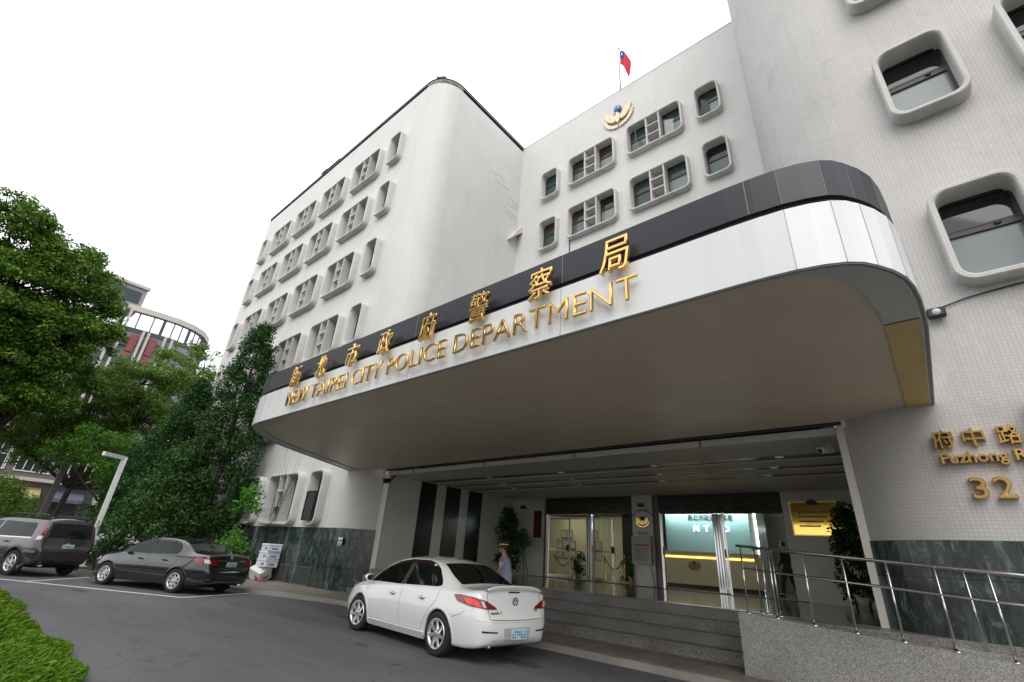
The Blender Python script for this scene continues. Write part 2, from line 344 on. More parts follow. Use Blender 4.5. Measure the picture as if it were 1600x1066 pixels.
def arc(cx, cy, r, a0, a1, n=16): return [(cx+r*math.cos(R(a0+(a1-a0)*i/n)), cy+r*math.sin(R(a0+(a1-a0)*i/n))) for i in range(n+1)]
def text_mesh(t, size, depth, bevel=0., offset=0., shear=0., align='CENTER', spacing=1.):
    c = bpy.data.curves.new('t', 'FONT'); c.body = t; c.size = size; c.extrude = depth; c.bevel_depth = bevel; c.offset = offset; c.shear = shear
    c.align_x = align; c.space_character = spacing; c.resolution_u = 3; c.bevel_resolution = 1
    o = bpy.data.objects.new('t', c); COL.objects.link(o)
    me = bpy.data.meshes.new_from_object(o.evaluated_get(bpy.context.evaluated_depsgraph_get()))
    bpy.data.objects.remove(o); bpy.data.curves.remove(c)
    return me
def text_obj(name, t, size, depth, mat, parent, loc, rot=(math.pi/2, 0, 0), sx=1., fit=None, **k):
    """fit = (width, height): scale the glyph mesh to that box, centred in x, base at 0"""
    me = text_mesh(t, size, depth, **k)
    if fit:
        xs = [v.co.x for v in me.vertices]; ys = [v.co.y for v in me.vertices]
        kx = fit[0]/(max(xs)-min(xs)) if fit[0] else fit[1]/(max(ys)-min(ys)); ky = fit[1]/(max(ys)-min(ys)) if fit[1] else kx
        mxx = (max(xs)+min(xs))/2; mny = min(ys)
        for v in me.vertices: v.co.x = (v.co.x-mxx)*kx; v.co.y = (v.co.y-mny)*ky
    o = bpy.data.objects.new(name, me); COL.objects.link(o); me.materials.clear(); me.materials.append(mat)
    o.parent = parent; o.location = loc; o.rotation_euler = rot; o.scale.x = sx
    return o

# ------------------------------------------------------------------ shared materials
white_tile = tile_mat('white mosaic tile', (.67, .66, .645), (.58, .57, .555), .05, .05, .005, var=.09, streak=.08)
shaded_tile = tile_mat('shaded white mosaic tile', (.57, .55, .535), (.43, .41, .40), .055, .05, .0045, var=.15, streak=.11, mottled=.07)  # same tile as the wings, its colour darkened for the tower's dimmer light
marble = marble_mat('dark green marble', (.040, .055, .050), (.27, .33, .31), .95, .78)
asphalt = asphalt_mat()
paving = granite_mat('paving slabs', (.19, .165, .14), (.30, .27, .235), 60, .7, (.6, .6, .012, .5))
granite = granite_mat('grey granite', (.13, .125, .12), (.46, .45, .43), 85, .5)
step_granite = granite_mat('step granite', (.075, .07, .066), (.34, .325, .305), 70, .4)
frame_tile = tile_mat('window surround tile', (.60, .585, .56), (.45, .435, .42), .035, .06, .0035, var=.16, streak=.16, bump=.06)
concrete = M('cast surround', (.60, .59, .57), .7, var=.14, vs=2.2, bump=.1, bs=60, streak=.20)
m_glass = M('dark window glass', (.012, .016, .017), .04, spec=.6)
m_glass2 = M('lower window glass', (.075, .105, .11), .06, spec=.6)
m_sash = M('brown window sash', (.035, .024, .022), .4)
m_back = M('reveal back', (.42, .42, .41), .8, var=.1)
m_black = M('black plastic', (.012, .012, .013), .45)
m_flash = M('roof flashing', (.05, .055, .055), .7, var=.4, vs=6)
m_white = M('white painted steel', (.78, .78, .76), .35, var=.05, vs=2)
m_fascia = M('white fascia panel', (.80, .81, .81), .28, var=.05, vs=.8, streak=.13)
m_band = M('dark fascia panel', (.014, .0145, .024), .42, var=.2, vs=.7, streak=.1)
m_soffit = M('soffit paint', (.70, .595, .45), .4, var=.13, vs=.9, spec=.4)
m_trim = M('soffit trim grey', (.52, .54, .51), .4, var=.1, vs=1)
m_ochre = M('soffit trim ochre', (.66, .49, .17), .45, var=.15, vs=1.4)
m_gold = M('gilt metal', (.80, .52, .20), .24, metal=1, var=.12, vs=9)
m_steel = M('stainless steel', (.62, .60, .58), .22, metal=1)
m_chrome = M('polished steel', (.6, .6, .58), .10, metal=1)
m_panel = M('entrance wall panel', (.66, .65, .59), .5, var=.08, vs=1.2)
m_stripe = M('black stone stripe', (.010, .010, .011), .3)
m_ceil = tile_mat('slatted ceiling', (.80, .78, .71), (.26, .26, .24), 30, .06, .010, var=.05, streak=0, bump=.2)
m_floor = granite_mat('polished entrance floor', (.22, .20, .17), (.32, .30, .25), 30, .12, (.8, .8, .004))
m_red = M('red carpet', (.10, .012, .012), .9)
m_clear = M('clear glass', (.9, .97, .95), .0, trans=1)
m_wood = M('dark figured panel', (.10, .08, .068), .12, var=.85, vs=3, stretch=(1, 1, 7))
m_cream = M('lobby cream wall', (.62, .58, .40), .6)
m_soil = M('planting soil', (.05, .04, .03), .95, var=.4, vs=4)

# ------------------------------------------------------------------ ground, drive, pavement
g = MB(); g.box(-700, 700, -700, 700, -.6, -.02)
tag(g.build('ground', M('far ground', (.10, .11, .07), .95, var=.3, vs=.2)), kind='structure')
g = MB(); kx = [(14, 8.0), (-3, 8.0), (-9, 8.15), (-12.8, 8.2), (-14.6, 7.7), (-16.1, 7.15), (-20, 5.75), (-24, 4.15), (-30, 1.6), (-38, -1.6), (-60, -10)]
g.prism([(14, -30), (14, 8.4)]+[(x, y+.4) for x, y in kx[1:]]+[(-60, -30)], -.1, 0, 'z')
tag(g.build('driveway', asphalt), kind='structure')
g = MB(); g.prism(kx[:7]+[(-20.6, 7.2), (-21, 9.6), (14, 9.6)], -.05, .10, 'z')
tag(g.build('pavement', paving), kind='structure')
g = MB()
for (a, b) in zip(kx[:-1], kx[1:]):
    d = Vector((b[0]-a[0], b[1]-a[1])); d.normalize(); nrm = Vector((d.y, -d.x))
    if nrm.y > 0: nrm = -nrm
    g.prism([a, b, (b[0]+nrm.x*.12, b[1]+nrm.y*.12), (a[0]+nrm.x*.12, a[1]+nrm.y*.12)], -.05, .104, 'z')
tag(g.build('kerb', granite_mat('kerb stone', (.26, .24, .215), (.36, .34, .31), 50, .7)), kind='structure')
g = MB(); g.prism([(-20.4, 5.75), (-24, 4.3), (-30, 1.7), (-38, -1.5), (-60, -9.8), (-120, 10), (-120, 60), (-36, 40), (-36, 9.6), (-21, 9.6), (-20.6, 7.2)], -.05, .12, 'z')
tag(g.build('planting_bed', m_soil), kind='structure')
m_line = M('white road paint', (.72, .72, .70), .6, var=.25, vs=7)
def line(a, b, w=.1):
    d = Vector((b[0]-a[0], b[1]-a[1])).normalized(); n = Vector((-d.y, d.x))*w/2
    m = MB(); m.prism([(a[0]-n.x, a[1]-n.y), (b[0]-n.x, b[1]-n.y), (b[0]+n.x, b[1]+n.y), (a[0]+n.x, a[1]+n.y)], .001, .006, 'z')
    tag(m.build('road_marking', m_line), kind='structure')
line((-15.0, 4.93), (-30.2, -3.5)); line((-15.05, 4.98), (-16.05, 7.0)); line((-19.6, 2.42), (-21.45, 4.15))

# ------------------------------------------------------------------ the police building
B = thing('police_building', 'white mosaic tiled office block with rounded corners, deep boxed windows and a long entrance canopy', 'building', (-8, 13, 0))
YL, YB, YR = 9.4, 16.1, 9.3
ZR = 25.05
def lpath(): return [(-35.6, YL)]+[(-16.05, YL)]+arc(-16.05, 10.8, 1.4, -90, 0, 14)[1:]+[(-14.65, YB)]
LW = []      # left wing windows: kind, x0, x1, z0, z1
for z0 in (20.1, 16.6, 13.0, 9.4, 5.75, 2.06):
    z1 = z0+2.02
    LW.append(('S', -18.3, -17.2, z0, z1))
    for x in (-21.92, -25.52, -29.0, -32.5): LW.append(('D', x, x+2.8, z0, z1))
    LW.append(('S', -34.55, -33.45, z0, z1))
BW = []
for z0 in (19.65, 16.2):
    z1 = z0+1.95
    BW += [('S', -12.9, -11.68, z0, z1), ('D', -11.05, -8.2, z0, z1), ('D', -7.55, -4.7, z0, z1), ('S', -4.13, -3.0, z0, z1)]
RW = []
for z0 in (2.15, 5.72, 9.3, 12.72, 16.2, 19.7):
    for x in (1.08, 2.85, 4.6): RW.append(('R', x+(.19 if z0 < 3 else 0), x+1.15+(.19 if z0 < 3 else 0), z0, z0+1.82))
def hole(w, i=.05, r=.26): return rr(w[1]+i, w[2]-i, w[3]+i, w[4]-i, r-i*.5, 5)
def facade(name, mat, x0, x1, z0, z1, y, wins, extra):
    b = wall_holes(MB(), x0, x1, z0, z1, y, [hole(w) for w in wins])
    for path, a, c, u0 in extra:
        w = wall_path(path, a, c, u0=u0); o = len(b.v)
        for k, v in w.uv.items(): b.uv[k+o] = v
        b.v += w.v
        for f in w.f: b.sm.add(len(b.f)); b.f.append(tuple(i+o for i in f))
    return b.build(name, mat, B, rel=True)
A1 = arc(-16.05, 10.8, 1.4, -90, 0, 18)
lowA = [p for p in A1 if p[1] < 10.2]+[(-14.79, 10.2)]
facade('wall', white_tile, -35.6, -16.05, 2.0, ZR, YL, LW,
       [(A1+[(-14.65, YB)], 4.0, ZR, -16.05), (lowA, 2.0, 4.0, -16.05), ([(-35.6, 20), (-35.6, YL)], 2.0, ZR, -46.2)])
facade('wall', white_tile, -14.65, -1.4, 4.5, 24.95, YB, BW, [])
A2 = arc(.6, 11.3, 2.0, 180, 270, 22)
i0 = [p for p in A2 if p[1] < 10.0]
facade('wall', shaded_tile, .6, 9, 2.0, 31, YR, RW, [([(-1.4, 20)]+A2, 4.0, 31, -11.24), ([(-.92, 10.0)]+i0, 2.0, 4.0, .6-2*math.radians(49.5))])
# plinths
p = wall_path([(-35.6, YL-.03), (-16.05, YL-.03)]+[(-16.05+1.43*math.cos(a), 10.8+1.43*math.sin(a)) for a in [math.atan2(q[1]-10.8, q[0]+16.05) for q in lowA[1:]]], .1, 2.0); 
o = len(p.v); n = o//2
p.build('marble_plinth', marble, B, rel=True)
q = MB(); pts = [(-35.6, YL-.03), (-16.05, YL-.03)]+[(-16.05+1.43*math.cos(a), 10.8+1.43*math.sin(a)) for a in [math.atan2(q_[1]-10.8, q_[0]+16.05) for q_ in lowA[1:]]]
q.prism(pts+[(x, y+.05) for x, y in reversed(pts)], 2.0, 2.012, 'z'); q.build('plinth_cap', M('cap stone', (.12, .13, .12), .5), B, rel=True)
p = wall_path([(.6+2.03*math.cos(R(220.5+49.5*i/10)), 11.3+2.03*math.sin(R(220.5+49.5*i/10))) for i in range(11)]+[(9, YR-.03)], .1, 2.05)
p.build('marble_plinth', marble, B, rel=True)
# roofs, copings
b = MB(); b.prism([(-35.6, 20)]+[(-35.6, YL), (-16.05, YL)]+A1[1:]+[(-14.65, 20)], ZR-.3, ZR-.05, 'z'); b.box(-14.65, -1.4, YB+.01, 20, 24.6, 24.9)
b.build('roof', m_flash, B, rel=True)
b = MB(); pth = [(-35.6, 20), (-35.6, YL), (-16.05, YL)]+A1[1:]+[(-14.65, YB+.3)]
def offs(path, d):
    out = []
    for i, p_ in enumerate(path):
        a = path[max(i-1, 0)]; c = path[min(i+1, len(path)-1)]; t = Vector((c[0]-a[0], c[1]-a[1])).normalized(); out.append((p_[0]+t.y*d, p_[1]-t.x*d))
    return out
# irregular roofing felt folded over the parapet edge
o1, o2 = offs(pth, .035), offs(pth, -.25)
b.prism(o1+o2[::-1], ZR+.002, ZR+.07, 'z')
for (xa, xb, h) in ((-27.6, -26.9, .26), (-26.9, -25.2, .13)): b.box(xa, xb, YL-.06, YL+.2, ZR+.075, ZR+h)
for k in range(14):
    a_, c_ = A1[k], A1[k+1]
    if k in (5, 6, 7, 8): b.prism([(a_[0]*1.0, a_[1]-.07), (c_[0], c_[1]-.07), (c_[0], c_[1]+.25), (a_[0], a_[1]+.25)], ZR+.072, ZR+.14+.03*(k % 3), 'z')
b.build('roof_felt', m_flash, B, rel=True)
b = MB(); b.box(-14.6, -1.38, YB-.012, YB+.25, 24.952, 25.0); b.build('coping', m_back, B, rel=True)

# boxed window surrounds, one of each kind, then copies
def make_window(kind, w, h, upper, lower, sill_dark=None):
    f = MB(); t = .10; pr, dp = .30, .16; r = .28
    out = rr(-w/2, w/2, 0, h, r, 6); inn = rr(-w/2+t, w/2-t, t, h-t, r-.08, 6); n = len(out)
    def mid(p_, q_, k): return (p_[0]+(q_[0]-p_[0])*k, p_[1]+(q_[1]-p_[1])*k)
    loops = [[(x, .01, z) for x, z in out], [(x, -pr+.025, z) for x, z in out], [(*mid(a, c, .22), -pr) for a, c in zip(out, inn)], [(*mid(a, c, .78), -pr) for a, c in zip(out, inn)],
             [(x, -pr+.025, z) for x, z in inn], [(x, dp+.05, z) for x, z in inn]]
    loops[2] = [(x, y, z) for x, z, y in loops[2]]; loops[3] = [(x, y, z) for x, z, y in loops[3]]
    us = [0]
    for i in range(n): us.append(us[-1]+math.dist(out[i], out[(i+1) % n]))
    vv = [0, .3, .33, .38, .41, .9]; N1 = n+1
    for k, l in enumerate(loops):
        for i in range(N1): f.uv[len(f.v)] = (us[i], vv[k]); f.v.append(l[i % n])
    for k in range(5):
        for i in range(n):
            if k in (0, 4): f.sm.add(len(f.f))
            f.f.append((k*N1+i, k*N1+i+1, (k+1)*N1+i+1, (k+1)*N1+i))
    mat = frame_tile if kind == 'R' else concrete
    root = f.build('window', mat, None)
    a, c, z0, z1 = -w/2+t, w/2-t, t, h-t
    opens = [(a, c)]
    if kind == 'D':
        cw = (c-a)*.245; x1, x2 = -cw/2, cw/2; m = MB()
        for x in (x1, x2): m.box(x-.035, x+.035, -pr+.03, dp, z0-.01, z1+.01)
        for k in (1, 2): m.box(x1+.035, x2-.035, -pr+.04, dp, z0+(z1-z0)*k/3-.03, z0+(z1-z0)*k/3+.03)
        m.build('mullion', concrete, root)
        m = MB(); m.box(x1, x2, dp-.01, dp+.03, z0, z1); m.build('back_panel', m_back, root)
        opens = [(a, x1-.035), (x2+.035, c)]
    for (xa, xb) in opens:
        zm = z0+(z1-z0)*.60
        m = MB(); m.box(xa-.02, xb+.02, dp-.005, dp+.03, zm, z1+.03); m.build('pane', upper, root)
        m = MB(); m.box(xa-.02, xb+.02, dp-.005, dp+.03, z0-.03, zm); m.build('pane', lower, root)
        m = MB(); s = .045
        m.box(xa-.01, xa+s, dp-.04, dp-.006, z0-.02, z1+.02); m.box(xb-s, xb+.01, dp-.04, dp-.006, z0-.02, z1+.02)
        m.box(xa+s, xb-s, dp-.045, dp-.006, zm-.045, zm+.045); m.box(xa+s, xb-s, dp-.04, dp-.006, z0-.02, z0+s); m.box(xa+s, xb-s, dp-.04, dp-.006, z1-s, z1+.02)
        if kind == 'R': m.box(xa+s, xb-s, dp-.06, dp-.046, zm+.05, zm+.075); m.ell((xb-.3, dp-.06, zm+.02), .05, .02, .03, 8, 5)
        m.build('sash', m_sash, root)
    return root
protos = {}
for (ws, y) in ((LW, YL), (BW, YB), (RW, YR)):
    for w in ws:
        key = (w[0], round(w[2]-w[1], 2), round(w[4]-w[3], 2), y)
        if key not in protos:
            protos[key] = o = make_window(w[0], key[1], key[2], m_glass, m_glass2); o.parent = B
        else: o = copy_tree(protos[key], B)
        o.location = ((w[1]+w[2])/2+8, y-13, w[3])
# blinds, dirt and reflections differ from pane to pane
g_b = M('pane with pale blind', (.20, .23, .23), .12); g_c = M('pane with brown curtain', (.045, .030, .030), .08); g_d = M('pane with green film', (.035, .06, .055), .06)
for w_ in [c for c in B.children if c.name.startswith('window')]:
    ps = [c for c in w_.children if c.name.startswith('pane')]
    for i, p_ in enumerate(ps):
        q_ = rnd.random(); alt = (g_c if q_ < .2 else g_d if q_ < .4 else None) if i % 2 == 0 else (g_b if q_ < .22 else g_d if q_ < .4 else g_c if q_ < .5 else None)
        if alt: p_.material_slots[0].link = 'OBJECT'; p_.material_slots[0].material = alt
# opened sashes here and there
def open_sash(x, y, z, w, h, ang):
    t = MB(); t.ring(rr(0, w, 0, h, .01, 1), rr(.04, w-.04, .04, h-.04, .01, 1), -.015, .015, 'y'); o = t.build('sash', m_sash, B); o.location = (x+8, y-13, z); o.rotation_euler = (0, 0, R(ang))
    t = MB(); t.box(.04, w-.04, -.006, .006, .04, h-.04); t.build('pane', m_glass2, o)
open_sash(-23.86, YL-.02, 13.14, .95, 1.35, 62)
open_sash(-5.66, YB-.02, 19.78, .5, 1.25, 20); open_sash(-7.1, YB+.02, 19.78, .4, 1.2, -70); open_sash(-3.9, YB+.0, 19.8, .55, 1.3, 25)
# air-conditioner screen in the lowest window by the canopy
b = MB(); b.box(-18.02, -17.36, YL-.36, YL+.05, 2.22, 3.26, .02); ac = b.build('window_screen', M('dark green mesh', (.02, .028, .026), .5), B, rel=True)
b = MB(); b.ring(rr(-18.02, -17.36, 2.22, 3.26, .02, 1), rr(-17.98, -17.4, 2.26, 3.22, .02, 1), YL-.385, YL-.358, 'y'); b.build('screen_frame', m_black, B, rel=True)
# plinth vents and a small notice
for x in (-19.7, -18.06):
    b = MB(); b.box(x, x+.92, YL-.05, YL-.031, .14, .66); v = b.build('vent', M('vent shade', (.055, .05, .046), .8, var=.3, vs=5), B, rel=True)
    b = MB(); b.ring(rr(x-.03, x+.95, .11, .69, .01, 1), rr(x, x+.92, .14, .66, .01, 1), YL-.07, YL-.032, 'y'); b.build('vent_frame', M('vent frame', (.10, .11, .11), .6), B, rel=True)
# concrete scupper slab at the inner corner and a gutter pipe
b = MB(); b.prism([(15.3, 17.45), (15.5, 17.9), (16.1, 18.7), (16.1, 18.25)], -14.66, -14.25, 'x'); b.build('scupper', concrete, B, rel=True)
b = MB(); b.tube([(-11.0, YB-.03, 16.3), (-11.0, YB-.03, 5)], .025, 6); b.build('drain_pipe', m_flash, B, rel=True)
# hairline cracks by the inner corner
b = MB()
def crack(pts):
    for (y0, z0), (y1, z1) in zip(pts, pts[1:]):
        b.prism([(y0, z0-.012), (y1, z1-.012), (y1, z1+.012), (y0, z0+.012)], -14.651, -14.645, 'x')
for k in range(7):
    y = 13.6+.35*k*rnd.random()+.9*(k > 1); z = 21.2-.42*k; pts = [(y, z)]
    for j in range(7): y += .12+.1*rnd.random(); z += rnd.uniform(-.12, .08); pts.append((y, z))
    crack([p_ for p_ in pts if p_[0] < 16.05])
b.build('crack', M('crack grey', (.28, .26, .25), .9), B, rel=True)

# ------------------------------------------------------------------ canopy
ZS, ZW, ZD, ZT = 3.98, 4.67, 4.755, 5.2
out = [(-16.15, 9.45), (-15.55, 8.45), (-15.0, 7.5), (-14.45, 6.55), (-13.95, 5.75), (-13.4, 5.1), (-12.8, 4.62), (-12.3, 4.36), (-11.7, 4.28), (-10.6, 4.28),
       (-.95, 4.28), (-.45, 4.31), (-.08, 4.42), (.12, 4.62), (.30, 4.98), (.38, 5.5), (.41, 6.2), (.38, 9.4)]
def spl(P, i0, i1, k=2):
    # finer facets between two corner points
    o = list(P[:i0])
    for i in range(i0, i1):
        p0, p1, p2, p3 = P[max(i-1, 0)], P[i], P[i+1], P[min(i+2, len(P)-1)]
        if math.dist(p0, p1) > 2: p0 = (2*p1[0]-p2[0], 2*p1[1]-p2[1])
        if math.dist(p2, p3) > 2: p3 = (2*p2[0]-p1[0], 2*p2[1]-p1[1])
        for j in range(k):
            t = j/k; o.append(tuple(.5*((2*p1[q])+(-p0[q]+p2[q])*t+(2*p0[q]-5*p1[q]+4*p2[q]-p3[q])*t*t+(-p0[q]+3*p1[q]-3*p2[q]+p3[q])*t**3) for q in (0, 1)))
    return o+list(P[i1:])
out0 = out; out = spl(spl(out, 10, 16), 1, 8)
cn = thing('canopy', None, None, (0, 0, 0)); cn.parent = B; cn.location = (8, -13, 0)
for k_ in list(cn.keys()): del cn[k_]
def strip(name, path, z0, z1, mat, d=.05, inset=0):
    a = offs(path, inset) if inset else path; c = offs(path, inset-d); m = MB(); m.prism(a+c[::-1], z0, z1, 'z'); return m.build(name, mat, cn)
strip('white_fascia', out, ZS, ZW, m_fascia, .06)
strip('shadow_gap', out, ZW+.001, ZD-.001, m_black, .05, -.09)
strip('dark_band', out, ZD, ZT, m_band, .06, -.02)
strip('drip_edge', out, ZS-.014, ZS-.001, M('drip edge grey', (.22, .22, .22), .5), .03, -.012)
m = MB(); inn = offs(out, -.04); m.prism(inn+[(.38, 9.9), (-14.6, 9.95)], ZS+.03, ZS+.1, 'z'); m.build('soffit', m_soffit, cn)
m = MB(); m.prism(offs(out, -.3), ZW+.1, ZT-.12, 'z'); m.build('roof_slab', m_flash, cn)
# flat rim round the soffit, narrow at the front and wide at the sides, ochre at the right end
def rim(name, path, ws, mat):
    m = MB(); n = len(path); o_ = offs(path, -.02); c = []
    for i, p_ in enumerate(path):
        a = path[max(i-1, 0)]; e = path[min(i+1, n-1)]; t = Vector((e[0]-a[0], e[1]-a[1])).normalized(); c.append((p_[0]-t.y*ws[i], p_[1]+t.x*ws[i]))
    for z in (ZS+.004, ZS+.028): m.v += [(x, y, z) for x, y in o_]+[(x, y, z) for x, y in c]
    for i in range(n-1): m.f.append((i, i+1, n+i+1, n+i)); m.f.append((n+i, n+i+1, 3*n+i+1, 3*n+i)); 
    m.build(name, mat, cn)
rim('soffit_trim', out0[:9], [.38, .36, .34, .32, .30, .27, .22, .14, .03], m_trim)
rim('soffit_trim', out0[10:15]+[(.385, 5.6), (.40, 5.95)], [.03, .14, .25, .32, .36, .36, .36], m_trim)
rim('soffit_trim', [(.40, 5.98), (.41, 6.2), (.40, 7.5), (.38, 9.35)], [.36, .36, .36, .34], m_ochre)
# panel joints
def joint(x, y, z0, z1, tx, ty, w=.006):
    m = MB(); n_ = Vector((ty, -tx)); m.prism([(x-tx*w+n_.x*.003, y-ty*w+n_.y*.003), (x+tx*w+n_.x*.003, y+ty*w+n_.y*.003), (x+tx*w-n_.x*.01, y+ty*w-n_.y*.01), (x-tx*w-n_.x*.01, y-ty*w-n_.y*.01)], z0, z1, 'z'); m.build('panel_joint', M('joint grey', (.24, .24, .25), .7), cn)
for x in (-9.2, -6.1, -3.05): joint(x, 4.28, ZS, ZW, 1, 0, .003)
for x in (-9.2, -6.1, -3.05, -.75): joint(x, 4.30, ZD, ZT, 1, 0, .004)
for i in [3, 5, 7, 9, 11, 13, 15]+[19, 21, 23, 25, 27, 29]:
    a, c = out[i-1], out[min(i+1, len(out)-1)]; t = Vector((c[0]-a[0], c[1]-a[1])).normalized(); joint(out[i][0], out[i][1], ZS, ZW, t.x, t.y, .002)
    j = offs(out, -.02)[i]; joint(j[0], j[1], ZD, ZT, t.x, t.y, .0025)

# ------------------------------------------------------------------ entrance recess
FZ = .84
m = MB(); m.box(-14.6, 3, 10.06, 26, .3, FZ); m.build('entrance_floor', m_floor, B, rel=True)
m = MB(); m.box(-14.9, -14.5, 10.28, 17.0, .1, 4.3); m.build('entrance_wall', m_panel, B, rel=True)
for (a, c) in ((11.61, 12.4), (12.89, 13.68), (14.14, 14.94)):
    m = MB(); m.box(-14.52, -14.494, a, c, FZ, 3.85); m.build('wall_stripe', m_stripe, B, rel=True)
m = MB(); m.box(-14.82, -14.5, 10.15, 10.275, .1, 3.86); m.build('door_jamb', M('pale jamb', (.62, .60, .54), .5), B, rel=True)
m = MB(); m.box(-1.02, -.9, 9.95, 10.1, .1, 3.9); m.build('door_jamb', M('pale jamb', (.62, .60, .54), .5), B, rel=True)
m = MB(); m.box(-1.0, -.8, 10.1, 17, .3, 4.3); m.build('entrance_wall', m_panel, B, rel=True)
m = MB(); m.box(-14.6, -.9, 10.0, 10.1, 3.99, 4.3); m.build('shadow_gap', m_black, B, rel=True)
c_ = MB(); zc = 3.86
for (a, c) in ((10.2, 11.7), (12.25, 12.95), (13.4, 14.0), (14.5, 17)):
    o = len(c_.v); c_.box(-14.6, -.95, a, c, zc, zc+.1)
    for i in range(o, len(c_.v)): c_.uv[i] = (c_.v[i][0], c_.v[i][1])
c_.build('ceiling', m_ceil, B, rel=True)
m = MB(); m.box(-14.62, -.95, 10.14, 10.198, zc-.02, zc+.11); m.build('ceiling_edge', M('pale jamb', (.62, .60, .54), .5), B, rel=True)
m = MB()
for x in (-13.2, -9.85, -6.7, -3.5): m.box(x-.012, x+.012, 10.13, 10.145, zc-.025, zc+.115)
m.build('ceiling_joint', m_black, B, rel=True)
for (a, c) in ((11.7, 12.25), (12.95, 13.4), (14.0, 14.5)):
    m = MB(); m.box(-14.6, -.95, a+.002, c-.002, zc+.03, zc+.1); m.build('ceiling_stripe', m_stripe, B, rel=True)
m_lamp = M('lamp glass', (.8, .8, .78), .3, emit=(1, .95, .85), es=.03)
for j, y in enumerate((11.97, 13.17, 14.25)):
    for k in range(4):
        x = -11.4+3.0*k-.4*j
        m = MB(); m.lathe([(.0, -.012), (.085, -.012), (.10, 0), (.10, .05)], (x, y, zc+.03), 16); m.build('downlight', m_lamp, B, rel=True)
# wall line with two door openings at Y = 17
YD = 17.0; ZO = 3.74
m = MB(); m.box(-14.6, -12.68, YD, YD+.25, FZ, 3.87); m.box(-8.6, -7.8, YD-.1, YD+.25, FZ, 3.87); m.box(-3.58, -.8, YD, YD+.25, FZ, 3.87); m.box(-14.6, -.8, YD+.06, YD+.2, 3.86, 4.6)
m.build('entrance_wall', m_panel, B, rel=True)
for (a, c) in ((-12.68, -8.6), (-7.57, -3.58)):
    m = MB(); m.box(a, c, YD+.02, YD+.2, ZO, 3.86); m.build('transom', m_black, B, rel=True)
    m = MB(); m.box(a, c, YD+.0, YD+.18, 3.22, ZO-.002, .01); m.build('door_header', m_wood, B, rel=True)
for x0, x1, y0, y1 in ((-7.8, -7.57, YD-.02, YD+.22), (-12.69, -12.6, YD-.03, YD-.001)):
    m = MB(); m.box(x0, x1, y0, y1, FZ, 3.86); m.build('door_post', M('bronze post', (.10, .085, .065), .35), B, rel=True)
for x0, x1 in ((-10.68, -10.44), (-5.76, -5.52)):
    m = MB()
    for k in range(3): m.box(x0+(x1-x0)*k/3+.005, x0+(x1-x0)*(k+1)/3-.005, YD+.02, YD+.2, FZ, 3.21, .012)
    m.build('door_post', m_chrome, B, rel=True)
m = MB(); m.box(-13.2, -3.3, 16.62, 17.3, FZ, FZ+.012); tag(m.build('doormat', m_red), 'long dark red carpet strip along the glass doors', 'carpet')
def door(x, y, w, ang):
    f = MB(); h = 2.33; f.ring(rr(0, w, 0, h, .01, 1), rr(.055, w-.055, .1, h-.07, .01, 1), -.022, .022, 'y'); o = f.build('door', m_steel, B)
    o.location = (x+8, y-13, FZ+.005); o.rotation_euler = (0, 0, R(ang))
    f = MB(); f.box(.05, w-.05, -.005, .005, .09, h-.06); f.build('pane', m_clear, o)
    f = MB(); f.box(w-.16, w-.05, -.05, .05, 1.0, 1.25, .01); f.build('door_lock', m_black, o)
    f = MB(); f.box(.055, w-.055, -.03, -.006, 1.02, 1.06); f.build('push_bar', m_gold, o)
door(-12.58, YD+.1, .95, 48); door(-10.4, YD+.1, .95, 58); door(-7.55, YD+.05, .95, -68); door(-5.5, YD+.05, .95, -66)
# lobby shell behind the doors
m = MB(); m.box(-16.5, -16.4, YD+.25, 26, FZ, 4.0); m.box(2.4, 2.5, YD+.25, 26, FZ, 4); m.box(-16.5, 2.5, 26, 26.1, FZ, 4); m.build('lobby_wall', M('lobby wall grey', (.34, .32, .27), .7), B, rel=True)
m = MB(); m.box(-16.5, -11.7, 21.9, 22.1, FZ, 3.65); m.build('lobby_wall', m_cream, B, rel=True)
m = MB(); m.box(-16.5, -11.3, 21.5, 22.2, 3.66, 3.98); m.box(-11.69, -11.3, 21.9, 22.1, FZ, 3.65); m.build('lobby_beam', m_black, B, rel=True)
m = MB(); m.box(-16.5, 2.5, YD+.26, 26, 4.0, 4.1); m.build('lobby_ceiling', M('lobby ceiling', (.5, .48, .4), .7), B, rel=True)
for (x, y) in ((-13.5, 20), (-11, 19.3), (-7.2, 21.0), (-6, 18.8), (-4, 21.5), (-14.5, 20.8)):
    m = MB(); m.box(x-.45, x+.45, y-.12, y+.12, 3.965, 3.995); m.build('ceiling_lamp', M('lobby lamp', (.9, .9, .85), .5, emit=(1, .93, .75), es=7), B, rel=True)
m = MB(); m.box(-9.75, -5.75, 22.5, 22.6, FZ, 4.0); m.build('glass_wall', M('teal back painted glass', (.20, .32, .325), .2), B, rel=True)
m = MB(); m.box(-9.7, -5.8, 22.1, 22.3, 3.86, 3.95); m.build('added_wall_light', M('added wall light', (.9, .95, .95), .5, emit=(.88, 1, 1), es=15), B, rel=True)  # unseen strip added to give the backlit wall its glow from above
m = MB(); m.box(-5.74, -5.5, 21.2, 22.6, FZ, 4.0); m.build('lobby_pillar', M('lobby pillar', (.4, .42, .38), .3), B, rel=True)
m = MB(); m.box(-5.53, -5.46, 21.14, 21.195, FZ+.1, 3.8); m.build('light_strip', M('cool strip lamp', (.9, .9, .9), .5, emit=(.7, .95, 1), es=3), B, rel=True)
m = MB(); m.box(-4.95, -3.6, 25.0, 25.1, 3.3, 3.42); m.build('light_strip', M('cool strip lamp', (.9, .9, .9), .5, emit=(.7, .95, 1), es=3), B, rel=True)
